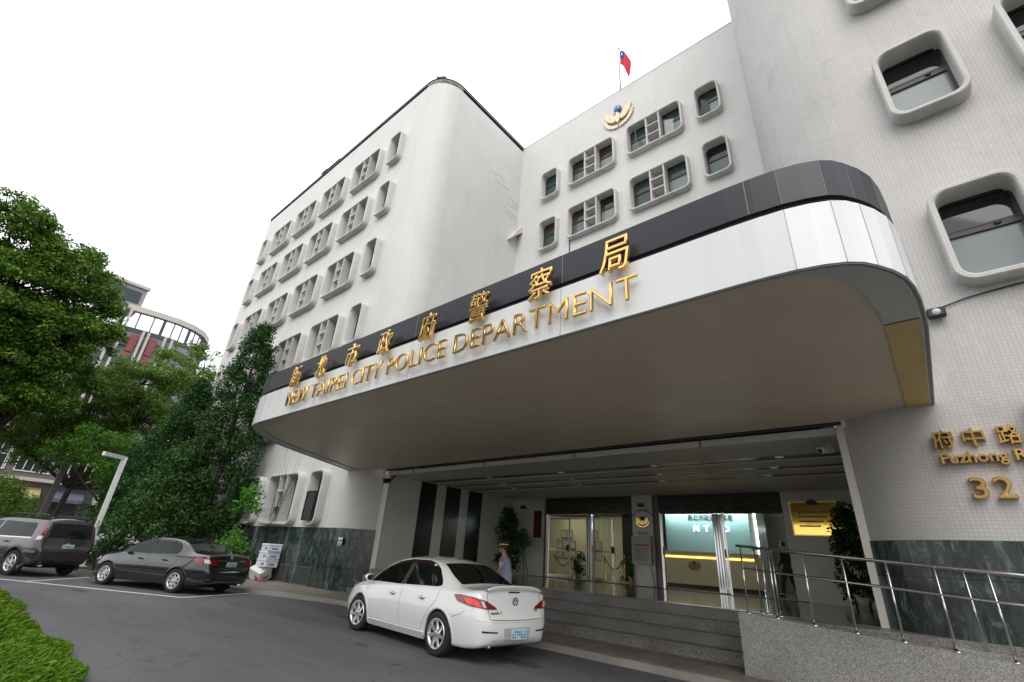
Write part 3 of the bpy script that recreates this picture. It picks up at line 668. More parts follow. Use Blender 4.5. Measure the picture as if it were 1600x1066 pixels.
m = MB(); m.box(-14.65, -1.2, 9.98, YB+.02, 4.31, 5.05); m.build('entrance_roof', m_flash, B, rel=True)

# ------------------------------------------------------------------ steps, ramp, handrails
st = thing('entrance_steps', 'wide flight of four speckled granite steps up to the polished entrance floor', 'steps', (-8, 9.6, .1))
for k in range(4):
    m = MB(); z1 = .1+(FZ-.1)*(k+1)/4; m.box(-14.5, -2.68, 9.25+.25*k, 10.3, .1 if k == 0 else .1+(FZ-.1)*k/4+.001, z1-.03); m.box(-14.5, -2.68, 9.235+.25*k, 10.25, z1-.029, z1-.001+(k == 3)*.003)
    m.build('step', step_granite, st, rel=True)
rp_ = thing('access_ramp', 'speckled grey granite wheelchair ramp wall beside the entrance steps', 'ramp', (2, 9, .1))
def rz(x): return .905-.068*(x+2.66)
m = MB(); m.prism([(-2.66, .1), (9, .1), (9, max(.15, rz(9))), (-2.66, rz(-2.66))], 8.58, 8.84, 'y'); m.build('parapet', granite, rp_, rel=True)
m = MB(); m.prism([(-2.66, .1), (9, .1), (9, max(.12, rz(9)-.1)), (-2.66, rz(-2.66)-.06)], 8.842, 9.26, 'y'); m.build('ramp_deck', step_granite, rp_, rel=True)
m = MB(); m.prism([(-.2, .3), (9, .1), (9, rz(9)+.02), (-.2, rz(-.2)+.03)], 9.10, 9.262, 'y'); m.build('ramp_kerb', granite, rp_, rel=True)
m = MB(); m.box(-2.66, 3, 9.262, 10.2, .1, FZ-.002); m.build('landing', step_granite, rp_, rel=True)
def handrail(y, x0, x1, xs, label, lean=0):
    h = thing('handrail', label, 'handrail', (x0, y, rz(x0)), group=None)
    m = MB(); m.tube([(x0-.02, y, rz(x0)+.95), (x1, y, rz(x1)+.95)], .020, 10); m.build('top_rail', m_steel, h, rel=True)
    m = MB(); m.tube([(x0+.04, y, rz(x0)+.62), (x1, y, rz(x1)+.62)], .016, 10); m.build('middle_rail', m_steel, h, rel=True)
    for x in xs:
        m = MB(); m.tube([(x, y, rz(x)-.02), (x, y, rz(x)+.94)], .0135, 8); m.lathe([(.045, 0), (.045, .012), (.02, .02)], (x, y, rz(x)+.0), 12); m.build('post', m_steel, h, rel=True)
handrail(8.70, -2.58, 4.5, [-2.54, -2.14, -1.67, -1.18, -.68, -.18, .32, .82, 1.32, 1.82, 2.4], 'stainless steel handrail on the front ramp wall, nearest the road')
handrail(9.15, -2.48, 4.5, [-2.46, -2.36, -2.2, .1, .9, 1.7], 'stainless steel handrail on the inner side of the ramp against the marble')

# ------------------------------------------------------------------ raised gilt lettering on the canopy
sg = thing('raised_lettering', 'long line of thin gilt capital letters spelling the department in English on the white fascia', 'sign', (-6.2, 4.28, 4.12))
def place_letters(parent, text, x0, x1, y, z, h, depth, name, spread=None, bevel=.008, offset=0., shear=0.):
    me = text_mesh(text, 1, .01); xs = [v.co.x for v in me.vertices]; a, b = min(xs), max(xs)
    k = (x1-x0)/(b-a); ys = [v.co.y for v in me.vertices]; ky = h/max(.01, max(ys))
    # advance of each prefix gives letter positions
    def width(t):
        m_ = text_mesh(t+'|', 1, .01, align='LEFT'); return max(v.co.x for v in m_.vertices)
    w0 = width('')
    for i, ch in enumerate(text):
        if ch == ' ': continue
        adv = width(text[:i])-w0 if i else 0
        m_ = text_mesh(ch, 1, depth, bevel=bevel/k, offset=offset, align='LEFT', shear=shear)
        tot = width(text)-w0
        for v in m_.vertices: v.co.x *= k; v.co.y *= ky
        o = bpy.data.objects.new(name, m_); COL.objects.link(o); m_.materials.clear(); m_.materials.append(m_gold)
        o.parent = parent; o.location = (x0+adv*k-parent.location.x, y-parent.location.y, z-parent.location.z); o.rotation_euler = (math.pi/2, 0, 0)
def pins(parent, pts, y0, y1):
    for (x, z) in pts:
        m = MB(); m.tube([(x, y0, z), (x, y1, z)], .004, 5); m.build('mounting_pin', m_gold, parent, rel=True)
for wd_, xa_, xb_ in (('NEW', -10.32, -9.42), ('TAIPEI', -9.27, -7.90), ('CITY', -7.73, -6.80), ('POLICE', -6.64, -5.14), ('DEPARTMENT', -4.97, -1.98)):
    place_letters(sg, wd_, xa_, xb_, 4.20, 4.125, .315, .008, 'letter', offset=-.022, bevel=.007)
pins(sg, [(-10.3+.33*i+.05*(i % 3), 4.17+.22*(i % 2)) for i in range(25)], 4.19, 4.29)
sg2 = thing('raised_lettering', 'row of eight wide spaced gilt Chinese characters across the dark canopy band', 'sign', (-6.2, 4.28, 4.54))
for ch, x in zip('新北市政府警察局', (-10.1, -9.0, -7.82, -6.78, -5.61, -4.45, -3.31, -2.21)):
    o = text_obj('character', ch, 1, .02, m_gold, sg2, (x+6.2, -.10, 0), fit=(.40, .47), bevel=.014, offset=-.006, shear=.14)
# ------------------------------------------------------------------ address on the right wall
sg3 = thing('address_lettering', 'gilt street name and number 32 fixed to the tiled wall right of the entrance', 'sign', (.7, 9.28, 2.57))
for ch, x in zip('府中路', (.33, .66, 1.02)):
    text_obj('character', ch, 1, .04, m_gold, sg3, (x-.7, -.03, .71), fit=(.24, .27), bevel=.02, offset=-.002)
text_obj('street_name', 'Fuzhong Rd', 1, .05, m_gold, sg3, (.02+.01, -.03, .44), fit=(.98, .20), bevel=.02, offset=.014)
text_obj('numeral', '3', 1, .05, m_gold, sg3, (-.16, -.03, 0), fit=(.18, .29), bevel=.02, offset=.0)
text_obj('numeral', '2', 1, .05, m_gold, sg3, (.09, -.03, 0), fit=(.20, .29), bevel=.02, offset=.0)
# ------------------------------------------------------------------ eagle emblem and flag on the rear block
m_blue = M('blue enamel', (.05, .14, .36), .2, coat=.4)
m_paleg = M('pale gilt', (.80, .68, .47), .4, metal=.4, var=.35, vs=9)
def emblem(name, label, loc, s, mg, mb_, parent=None):
    e = thing(name, label, 'emblem', loc); d = .10*s
    for sx in (-1, 1):
        pts = [(.06, -.12), (.16, -.30), (.34, -.30), (.55, -.20), (.72, .02), (.80, .30), (.78, .46), (.66, .36), (.64, .50), (.55, .34), (.52, .46), (.44, .26), (.40, .36), (.32, .12), (.22, .02), (.12, .02)]
        pts = [(sx*x*s, (z+.05)*s) for x, z in pts]; m = MB(); m.prism(pts, -d*1.3, -.02*s, 'y'); m.build('wing', mg, e)
        w = []
        for i in range(9):
            a = R(-88+11.5*i); w.append((sx*math.cos(a)*.86*s, (math.sin(a)*.66+.06)*s))
        inner = [(x*.80, z*.80-.0*s) for x, z in w]
        zig = []
        for i, p_ in enumerate(w):
            zig.append(p_)
            if i < 8: q = w[i+1]; zig.append(((p_[0]+q[0])/2*1.09, (p_[1]+q[1])/2*1.09))
        m = MB(); m.prism(zig+inner[::-1], -d*.8, -.0, 'y'); m.build('wreath', mg, e)
    m = MB(); m.prism([(x*s, z*s) for x, z in ((-.10, -.32), (0, -.42), (.10, -.32), (.13, -.05), (.10, .12), (.03, .20), (-.02, .26), (-.12, .22), (-.07, .14), (-.13, -.05))], -d*1.7, -.02*s, 'y'); m.build('eagle_body', mg, e)
    m = MB(); m.ell((0, -d*1.0, .42*s), .235*s, .16*s, .225*s, 20, 12); m.build('globe', mb_, e)
    return e
emblem('police_emblem', 'gilt eagle emblem with blue globe high on the rear white wall', (-7.98, YB-.02, 22.95), .95, m_paleg, m_blue).scale.z = 1.28
fp = thing('flagpole', 'thin white flagpole behind the roof edge above the eagle emblem', 'flagpole', (-8.0, 16.5, 24.9))
m = MB(); m.tube([(0, 0, -.3), (0, 0, 4.25)], .035, 8, radii=[.05, .03]); m.build('pole', M('grey pole', (.3, .3, .31), .4), fp)
m = MB(); m.ell((0, 0, 4.3), .07, .07, .07, 10, 6); m.build('finial', m_steel, fp)
fl = thing('flag', 'red flag with a blue corner and white sun hanging from the pole', 'flag', (-8.0, 16.5, 26.4))
def cloth(u0, u1, v0, v1, name, mat, off=0, n=14):
    m = MB()
    for i in range(n+1):
        for j in range(n+1):
            u = u0+(u1-u0)*i/n; v = v0+(v1-v0)*j/n
            x = .06+1.05*u*(.42+.2*v) ; z = 2.45-1.15*(1-v)-1.35*u*u*.9-.25*u; y = .10*math.sin(7*u+2*v)*(.3+u)-off
            m.v.append((x, y, z))
    for i in range(n):
        for j in range(n): a = i*(n+1)+j; m.f.append((a, a+n+1, a+n+2, a+1))
    return m.build(name, mat, fl, smooth=True)
m_fr = M('flag red', (.55, .02, .05), .8); m_fb = M('flag blue', (.01, .02, .22), .8); m_fw = M('flag white', (.8, .8, .8), .8)
cloth(0, 1, 0, 1, 'field', m_fr); cloth(0, .5, .5, 1, 'canton', m_fb, .012); cloth(.17, .33, .66, .86, 'sun_disc', m_fw, .02, 4)
# ------------------------------------------------------------------ lamp post, cameras, boxes
lp = thing('lamp_post', 'slim white square lamp post with a short angled arm by the parked cars', 'lamp post', (-25.35, 4.5, .1))
m = MB(); m.box(-.085, .085, -.085, .085, .03, 4.1, .01); m.build('pole', m_white, lp)
m = MB(); dx, dy = .61, -.80; L_ = 1.05
m.prism([(-.085, -.06), (L_, -.06), (L_, .06), (-.085, .06)], 4.02, 4.17, 'z'); m.xf(Matrix.Rotation(math.atan2(dy, dx), 4, 'Z')); m.build('arm', m_white, lp)
m = MB(); m.prism([(.35, -.045), (L_-.04, -.045), (L_-.04, .045), (.35, .045)], 4.005, 4.019, 'z'); m.xf(Matrix.Rotation(math.atan2(dy, dx), 4, 'Z')); m.build('lamp_lens', M('lens', (.5, .5, .48), .3), lp)
m = MB(); m.box(-.16, .16, -.16, .16, 0, .03, .006); m.build('base_plate', m_white, lp)
lp2 = thing('lamp_post', 'dark grey lamp post with bent arm standing behind the round hedge', 'lamp post', (-37.5, 4.1, .1))
m = MB(); m.box(-.13, .13, -.13, .13, 0, 4.6, .01); m.build('pole', M('weathered post', (.09, .085, .08), .7), lp2)
m = MB(); m.box(-.3, 1.1, -.1, .1, 4.61, 4.9, .01); m.xf(Matrix.Rotation(R(-70), 4, 'Z')); m.build('arm', MATS['weathered post'], lp2)
def cctv(name, label, loc, yaw, pitch, s=1, mat=m_black, cat='camera', lensmat=None):
    e = thing(name, label, cat, loc)
    m = MB(); m.box(-.045*s, .045*s, -.20*s, .05*s, -.045*s, .045*s, .012*s); m.box(-.055*s, .055*s, -.23*s, .02*s, .046*s, .056*s); m.xf(Matrix.Rotation(R(yaw), 4, 'Z') @ Matrix.Rotation(R(pitch), 4, 'X')); m.build('housing', mat, e)
    m = MB(); m.lathe([(0, -.205*s), (.036*s, -.205*s), (.036*s, -.19*s)], n=14, axis='y'); m.xf(Matrix.Rotation(R(yaw), 4, 'Z') @ Matrix.Rotation(R(pitch), 4, 'X')); m.build('lens', lensmat or m_glass, e)
    m = MB(); m.tube([(0, .02*s, 0), (0, .10*s, .03*s), (0, .15*s, .12*s)], .014*s, 8); m.lathe([(0, 0), (.05*s, 0), (.05*s, .015*s), (0, .015*s)], (0, .15*s, .12*s), 12); m.build('bracket', mat, e)
    return e
cctv('security_camera', 'black dome headed security camera under the left end of the entrance ceiling', (-14.35, 10.0, 3.62), 30, 12, 1.5)
cctv('security_camera', 'white security camera at the right end of the entrance ceiling', (-1.25, 10.6, 3.66), -35, 8, 1.1, m_white)
fl_ = thing('floodlight', 'small black floodlight on the tiled wall right of the canopy', 'floodlight', (.74, 9.28, 5.38))
m = MB(); m.box(-.11, .11, -.16, -.03, -.075, .075, .015); m.box(-.15, -.115, -.14, -.05, -.05, .06, .008); m.build('housing', m_black, fl_)
m = MB(); m.lathe([(0, -.168), (.05, -.168), (.055, -.16)], n=16, axis='y'); m.build('lens', M('floodlight glass', (.45, .45, .45), .1), fl_)
m = MB(); m.box(-.03, .03, -.03, 0, -.05, .05); m.build('bracket', m_black, fl_)
m = MB(); m.tube([(.72, 9.27, 5.43), (.85, 9.27, 5.50), (1.1, 9.27, 5.56), (1.4, 9.27, 5.60), (2.2, 9.27, 5.66), (3, 9.27, 5.8)], .011, 6); tag(m.build('cable', m_black), 'thin black cable running right from the floodlight under the window', 'cable')
m_foam = M('white foam', (.74, .75, .76), .7, bump=.15, bs=80); m_print = M('blue print', (.20, .28, .60), .7); m_rprint = M('red print', (.6, .12, .10), .7)
def foam_box(label, x, y, z, w, d, h, rz_, tilt=0, red=False):
    e = thing('foam_box', label, 'box', (x, y, z), R(rz_), 'white foam boxes by the marble wall')
    e.rotation_euler = (R(tilt), R(tilt*.6), R(rz_))
    m = MB(); m.box(-w/2, w/2, -d/2, d/2, 0, h*.72, .015); m.build('body', m_foam, e)
    m = MB(); m.box(-w/2-.012, w/2+.012, -d/2-.012, d/2+.012, h*.72+.004, h, .015); m.build('lid', m_foam, e)
    m = MB(); m.box(.02, w/2-.06, -d/2-.004, -d/2-.001, h*.2, h*.55); m.build('print', m_rprint if red else m_print, e)
    m = MB(); m.box(w/2+.001, w/2+.004, -d/4, d/4, h*.2, h*.5); m.build('print', m_print, e)
foam_box('broken white foam box lying tilted on the pavement under the stack', -19.95, 8.95, .16, .62, .5, .42, 20, 26, True)
foam_box('lowest white foam box of the upright stack', -19.75, 8.98, .55, .68, .5, .28, 4, 0)
foam_box('middle white foam box of the upright stack', -19.72, 8.98, .832, .68, .5, .26, 2, 0)
foam_box('topmost white foam box of the upright stack', -19.68, 8.98, 1.094, .70, .5, .26, -3, 0)
m = MB(); m.prism([(-19.6, 8.6), (-19.2, 8.55), (-18.9, 8.7), (-19.2, 8.85), (-19.5, 8.8)], .105, .125, 'z'); tag(m.build('red_wrapper', M('red wrapper', (.25, .03, .03), .6)), 'scrap of red wrapping on the pavement by the foam boxes', 'litter')
nb = thing('wall_notice', 'small white and purple notice stuck to the dark marble plinth', 'notice', (-15.6, YL-.035, 1.45))
m = MB(); m.box(-.13, .13, -.008, 0, 0, .26); m.build('sheet', m_foam, nb)
m = MB(); m.box(-.12, .12, -.012, -.0085, .01, .08); m.box(-.12, .12, -.012, -.0085, .12, .19); m.build('print', M('purple print', (.25, .18, .5), .7), nb)

# ------------------------------------------------------------------ things on the entrance walls and in the lobby
pq = thing('gold_plaque', 'large polished gold plaque on the entrance wall right of the glass doors', 'plaque', (-2.75, 16.98, 2.6))
m = MB(); m.box(-.6, .6, -.05, -.0, 0, .93, .015); m.build('plate', M('polished gold plate', (.95, .62, .14), .07, metal=1, bump=.05, bs=3), pq)
m = MB(); m.ring(rr(-.62, .62, -.02, .95, .02, 2), rr(-.585, .585, .015, .915, .02, 2), -.062, 0, 'y'); m.build('frame', m_gold, pq)
for k in range(4): 
    m = MB(); m.box(-.42, .42-.1*k, -.056, -.0505, .62-.13*k, .66-.13*k); m.build('engraved_line', M('engraving', (.25, .15, .03), .5), pq)
rs = thing('red_notice', 'narrow dark red notice on the entrance wall left of the glass doors', 'notice', (-13.05, 16.98, 2.3))
m = MB(); m.box(-.18, .18, -.03, 0, 0, 1.05); m.build('board', M('dark red board', (.11, .008, .015), .6), rs)
m = MB(); m.ring(rr(-.19, .19, -.01, 1.06, .01, 1), rr(-.165, .165, .015, 1.035, .01, 1), -.04, 0, 'y'); m.build('frame', m_black, rs)
def halfround(x, label):
    e = thing('wall_speaker', label, 'speaker', (x, 16.98, 3.45))
    m = MB(); m.prism([(.15*math.cos(R(a)), .15*math.sin(R(a))) for a in range(0, 181, 12)], -.10, 0, 'y'); m.build('housing', M('speaker grey', (.06, .06, .055), .6), e)
    m = MB(); m.prism([(.12*math.cos(R(a)), .012+.115*math.sin(R(a))) for a in range(0, 181, 12)], -.106, -.101, 'y'); m.build('grille', m_black, e)
halfround(-13.85, 'half round speaker on the wall left of the doors'); halfround(-2.75, 'half round speaker above the gold plaque')
e = thing('wall_speaker', 'half round speaker on the pillar between the two door openings', 'speaker', (-8.2, 16.88, 3.45)); 
m = MB(); m.prism([(.13*math.cos(R(a)), .13*math.sin(R(a))) for a in range(0, 181, 12)], -.10, 0, 'y'); m.build('housing', MATS['speaker grey'], e)
em = emblem('police_emblem', 'small gilt eagle emblem on the pillar between the glass doors', (-8.18, 16.885, 2.93), .30, m_gold, M('navy enamel', (.01, .015, .06), .3))
pl = thing('pillar_lettering', 'dark arched characters and capital letters round the pillar emblem', 'sign', (-8.18, 16.89, 2.5))
m_ink = M('dark lettering', (.03, .025, .02), .5)
text_obj('letters', 'N.T.P.D.', 1, .004, m_ink, pl, (0, 0, 0), fit=(.42, .10))
for i, ch in enumerate('新北市政府警察局'):
    a = R(150-17*i); text_obj('character', ch, 1, .004, m_ink, pl, (.36*math.cos(a), 0, .50+.30*math.sin(a)), rot=(math.pi/2, -(a-math.pi/2), 0), fit=(.085, .085))
nt_ = thing('notice_stand', 'grey framed notice stand with a red heading in front of the pillar', 'notice', (-8.2, 16.75, FZ))
m = MB(); m.box(-.34, .34, -.02, .02, .72, 1.58, .006); m.build('sheet', M('grey notice sheet', (.40, .40, .38), .5), nt_)
m = MB(); m.ring(rr(-.37, .37, .69, 1.61, .02, 2), rr(-.325, .325, .735, 1.565, .02, 2), -.035, .03, 'y'); m.build('frame', M('pewter frame', (.20, .19, .18), .4, metal=.6), nt_)
m = MB(); m.box(-.26, .26, -.026, -.021, 1.28, 1.34); m.build('heading', M('red heading', (.5, .05, .12), .6), nt_)
for k in range(8):
    m = MB(); m.box(-.27, .27-.06*(k % 3), -.025, -.021, 1.2-.055*k, 1.216-.055*k); m.build('text_line', m_ink, nt_)
for sx in (-.3, .3):
    m = MB(); m.tube([(sx, .02, .7), (sx*1.15, .12, 0)], .012, 6); m.build('leg', m_black, nt_)
# reception desk, backlit lettering
ds = thing('reception_desk', 'cream reception desk with a glowing orange line behind the right doors', 'desk', (-7.0, 20.2, FZ))
m = MB(); m.box(-1.72, 1.66, -.35, .4, .12, 1.24, .01); m.build('front', m_cream, ds)
m = MB(); m.box(-1.76, 1.70, -.38, .45, 1.246, 1.29, .01); m.build('counter', m_cream, ds)
m = MB(); m.box(-1.70, 1.64, -.33, .38, 0, .118); m.build('plinth', m_black, ds)
m = MB(); m.box(-1.70, 1.64, -.362, -.352, 1.05, 1.11); m.build('light_line', M('orange lamp line', (.9, .6, .2), .4, emit=(1, .50, .08), es=2.2), ds)
emblem('police_emblem', 'small dark gold eagle emblem on the front of the reception desk', (-7.55, 19.84, 1.62), .26, M('dull bronze', (.30, .17, .05), .5, metal=.4), m_ink)
gl = thing('glowing_lettering', 'bluish white glowing capital letters on the teal wall behind the desk', 'sign', (-7.7, 22.48, 3.05))
for ch, x in zip('NTPD', (-.63, -.18, .25, .68)): text_obj('letter', ch, 1, .02, M('glowing letter', (.8, .8, .95), .5, emit=(.60, .62, 1), es=3), gl, (x, 0, 0), fit=(None, .24))
gl2 = thing('wall_lettering', 'row of black Chinese characters at the top of the teal lobby wall', 'sign', (-7.7, 22.48, 3.5))
text_obj('characters', '新北市政府警察局', 1, .01, m_ink, gl2, (0, 0, 0), fit=(1.95, .27), offset=.006)
def poster_board(x, z0, rows, label, y=21.88):
    e = thing('poster_board', label, 'notice board', (x, y, z0))
    for (cx, cz) in rows:
        m = MB(); m.box(cx-.17, cx+.17, -.012, 0, cz-.2, cz+.2); m.build('poster', M('poster paper', (.5, .45, .42), .6), e)
        m = MB(); m.ring(rr(cx-.175, cx+.175, cz-.205, cz+.205, .005, 1), rr(cx-.15, cx+.15, cz-.17, cz+.17, .005, 1), -.018, -.0, 'y'); m.build('poster_frame', M('poster frame', (.16, .10, .09), .6), e)
poster_board(-14.7, 2.0, [(-.6, -.2), (-.2, -.2), (.2, -.2), (-.6, .25), (-.2, .25), (.2, .25), (-.35, .75), (.02, .75)], 'grid of framed posters on the cream lobby wall, left group')
poster_board(-13.0, 2.0, [(-.4, -.2), (0, -.2), (-.4, .25), (0, .25), (-.2, .75)], 'smaller grid of framed posters on the cream lobby wall by the chrome post')
def rope(x0, x1, y, label):
    e = thing('rope_barrier', label, 'barrier', (x0, y, FZ))
    for x in (0, x1-x0):
        m = MB(); m.lathe([(0, 0), (.15, 0), (.15, .02), (.022, .04), (.022, .9), (.04, .92), (.03, .97), (0, .98)], (x, 0, 0), 16); m.build('post', m_gold, e)
    m = MB(); w = x1-x0; m.tube([(w*t/12, 0, .86-.42*math.sin(math.pi*t/12)) for t in range(13)], .022, 8); m.build('rope', M('wine red rope', (.16, .012, .02), .9), e)
rope(-13.6, -12.6, 19.0, 'brass posts with a red rope in the lobby, left one'); rope(-11.0, -10.1, 19.0, 'brass posts with a red rope in the lobby behind the chrome door post')

# ------------------------------------------------------------------ cars
m_tyre = M('tyre rubber', (.014, .014, .015), .85, bump=.2, bs=60)
m_rim = M('alloy rim', (.62, .62, .62), .28, metal=.85)
m_well = M('wheel well', (.008, .008, .008), .9)
m_gap = M('panel gap', (.012, .012, .013), .8)
m_tint = M('tinted car glass', (.006, .007, .007), .035, spec=.35)
m_glassg = M('green tinted car glass', (.008, .014, .012), .03, spec=.16)
m_plate = M('number plate', (.50, .66, .72), .5); m_pink = M('plate characters', (.10, .22, .30), .5)
m_redl = M('red lamp lens', (.20, .006, .008), .08, coat=.6); m_clearl = M('clear lamp lens', (.62, .60, .58), .06, coat=.6)
m_redon = M('lit tail lamp', (.45, .02, .02), .1, emit=(1, .12, .06), es=.22)
m_amber = M('amber lamp lens', (.55, .16, .03), .1, emit=(1, .2, .04), es=.6)
def pchip(xs, ys):
    n = len(xs); h = [xs[i+1]-xs[i] for i in range(n-1)]; d = [(ys[i+1]-ys[i])/h[i] for i in range(n-1)]; m = [0]*n
    m[0] = d[0]; m[-1] = d[-1]
    for i in range(1, n-1):
        if d[i-1]*d[i] > 0: w1 = 2*h[i]+h[i-1]; w2 = h[i]+2*h[i-1]; m[i] = (w1+w2)/(w1/d[i-1]+w2/d[i])
    def f(x):
        x = min(max(x, xs[0]), xs[-1]); i = 0
        while i < n-2 and x > xs[i+1]: i += 1
        t = (x-xs[i])/h[i]; a = 2*t**3-3*t*t+1
        return a*ys[i]+(t**3-2*t*t+t)*h[i]*m[i]+(1-a)*ys[i+1]+(t**3-t*t)*h[i]*m[i+1]
    return f
class Car:
    """a lofted car body; x runs from the rear bumper forward, y to the left"""
    def __init__(s, P, paint):
        s.P = P; s.paint = paint; K = {k: pchip([p[0] for p in v], [p[1] for p in v]) for k, v in P['curves'].items()}; s.K = K
        L = P['L']; xs = [0, .012, .03, .05, .075, .10, .13, .17]+[.17+(L-.34)*i/64 for i in range(1, 64)]+[L-.17, L-.13, L-.10, L-.075, L-.05, L-.03, L-.012, L]
        b = MB(); rows = []
        for x in xs:
            g = {k: f(x) for k, f in K.items()}
            pts = [(0, g['zb']), (g['wb'], g['zb']), (g['wm'], g['zm']), (g['ws'], g['zs']), (g['wr'], g['zr']), (0, g['zt'])]
            prof = [(pts[0], 0)]
            rs = [.07, .16, P.get('rs', .05), P.get('rr', .09)]
            poly = [pts[0]]
            for i in range(1, 5):
                a, c, e = Vector(pts[i-1]), Vector(pts[i]), Vector(pts[i+1])
                l1 = (a-c).length; l2 = (e-c).length; k = rs[i-1]
                p1 = c+(a-c)*min(.48, k/max(l1, 1e-4)); p2 = c+(e-c)*min(.48, k/max(l2, 1e-4))
                last = Vector(poly[-1])
                for t in (1/3, 2/3): poly.append(tuple(last.lerp(p1, t)))
                for t in (0, .25, .5, .75, 1): poly.append(tuple(p1*(1-t)**2+c*2*t*(1-t)+p2*t*t))
            last = Vector(poly[-1]); tp = Vector(pts[5])
            for t in (.33, .66, 1):
                q = last.lerp(tp, t); q.y = last.y+(tp.y-last.y)*(1-(1-t)**2); poly.append(tuple(q))
            rows.append([(x, y, z) for y, z in poly])
        n = len(rows[0]); full = 2*n-2
        for r_ in rows:
            b.v += r_; b.v += [(x, -y, z) for x, y, z in r_[1:-1]][::-1]
        for i in range(len(rows)-1):
            for k in range(full):
                b.f.append((i*full+k, i*full+(k+1) % full, (i+1)*full+(k+1) % full, (i+1)*full+k)); 
        for base in (0, (len(rows)-1)*full):
            c = [sum(b.v[base+k][j] for k in range(full))/full for j in range(3)]; b.v.append(tuple(c)); ci = len(b.v)-1
            for k in range(full): b.f.append((base+k, base+(k+1) % full, ci))
        me = b.mesh('body', True)
        bm = bmesh.new(); bm.from_mesh(me); s.bvh = BVHTree.FromBMesh(bm); bm.free()
        o = bpy.data.objects.new('body', me); COL.objects.link(o)
        cut = MB(); s.wheels = [(P['xr'], 1), (P['xr'], -1), (P['xf'], 1), (P['xf'], -1)]
        for (wx, sd) in s.wheels:
            cut.lathe([(0, .52*sd), (P['ra'], .52*sd), (P['ra'], 1.2*sd), (0, 1.2*sd)], (wx, 0, P['rt']), 40, 'y')
        co = bpy.data.objects.new('cut', cut.mesh('cut')); COL.objects.link(co)
        md = o.modifiers.new('b', 'BOOLEAN'); md.object = co; md.operation = 'DIFFERENCE'; md.solver = 'EXACT'
        me2 = bpy.data.meshes.new_from_object(o.evaluated_get(bpy.context.evaluated_depsgraph_get())); o.modifiers.clear(); o.data = me2; bpy.data.objects.remove(co)
        me2.materials.clear(); me2.materials.append(paint); me2.materials.append(m_well); me2.materials.append(P.get('lower', paint))
        for p in me2.polygons:
            p.use_smooth = True; c = p.center; p.material_index = 0
            for (wx, sd) in s.wheels:
                if c.y*sd > .5 and math.hypot(c.x-wx, c.z-P['rt']) < P['ra']+.004 and (abs(p.normal.y) < .3 or abs(c.y) < .54): p.material_index = 1; p.use_smooth = False
            if p.material_index == 0 and 'cl' in P and c.z < P['cl']: p.material_index = 2
        try: me2.set_sharp_from_angle(angle=R(48))
        except Exception: pass
        s.body = o
    def cast(s, p, d):
        d = Vector(d).normalized(); p = Vector(p)
        h = s.bvh.ray_cast(p-d*9, d)
        return (h[0], h[1]) if h[0] is not None else (None, None)
    def basis(s, d):
        d = Vector(d).normalized(); v = Vector((0, 0, 1)); v = (v-d*v.dot(d)); v = v.normalized() if v.length > .2 else Vector((1, 0, 0)); u = v.cross(d); return u, v, d
    def patch(s, name, pts, d, mat, root, off=.003, sp=.05, rad=.0, skirt=.012, mirror=False):
        """a panel of the body: outline (3-D points, seen along d) pressed on to the surface, standing off by off"""
        u, v, d = s.basis(d); P2 = [Vector((Vector(p).dot(u), Vector(p).dot(v))) for p in pts]
        # rounded corners
        if rad:
            q = []
            for i, c in enumerate(P2):
                a, e = P2[i-1], P2[(i+1) % len(P2)]; l1, l2 = (a-c).length, (e-c).length; k = min(rad, .45*l1, .45*l2)
                p1 = c+(a-c).normalized()*k; p2 = c+(e-c).normalized()*k
                for t in (0, .25, .5, .75, 1): q.append(p1*(1-t)**2+c*2*t*(1-t)+p2*t*t)
            P2 = q
        D = []
        for i, a in enumerate(P2):
            e = P2[(i+1) % len(P2)]; n = max(1, int((e-a).length/sp))
            for k in range(n): D.append(a.lerp(e, k/n))
        nb = len(D); es = [(i, (i+1) % nb) for i in range(nb)]
        x0, x1 = min(p.x for p in D), max(p.x for p in D); y0, y1 = min(p.y for p in D), max(p.y for p in D)
        g = list(D); nx, ny = int((x1-x0)/sp), int((y1-y0)/sp)
        for i in range(1, nx):
            for j in range(1, ny):
                p = Vector((x0+(x1-x0)*i/nx, y0+(y1-y0)*j/ny))
                if min((p-q_).length for q_ in D) > sp*.45: g.append(p)
        r = delaunay_2d_cdt(g, es, [], 1, 1e-6)
        m = MB(); good = []
        for p in r[0]:
            P3 = u*p.x+v*p.y; h, n = s.cast(P3, d)
            if h is None: good.append(None); m.v.append((0, 0, 0)); continue
            if n.dot(d) > 0: n = -n
            q_ = h+n*off; m.v.append(tuple(q_)); good.append(n)
        for f in r[2]:
            if all(good[i] is not None for i in f): m.f.append(tuple(f))
        used = sorted({i for f in m.f for i in f}); rm_ = {o_: n_ for n_, o_ in enumerate(used)}; m.v = [m.v[i] for i in used]; good = [good[i] for i in used]; m.f = [tuple(rm_[i] for i in f) for f in m.f]
        # skirt closes the edge
        ed = {}
        for f in m.f:
            for a, c in zip(f, f[1:]+f[:1]): ed[(a, c)] = ed.get((a, c), 0)+1
        for (a, c) in list(ed):
            if (c, a) not in ed:
                o = len(m.v); m.v.append(tuple(Vector(m.v[a])-good[a]*skirt)); m.v.append(tuple(Vector(m.v[c])-good[c]*skirt)); m.f.append((c, a, o, o+1))
        m.sm = set(range(len(m.f)))
        o = m.build(name, mat, root, smooth=True)
        try: o.data.set_sharp_from_angle(angle=R(40))
        except Exception: pass
        return o
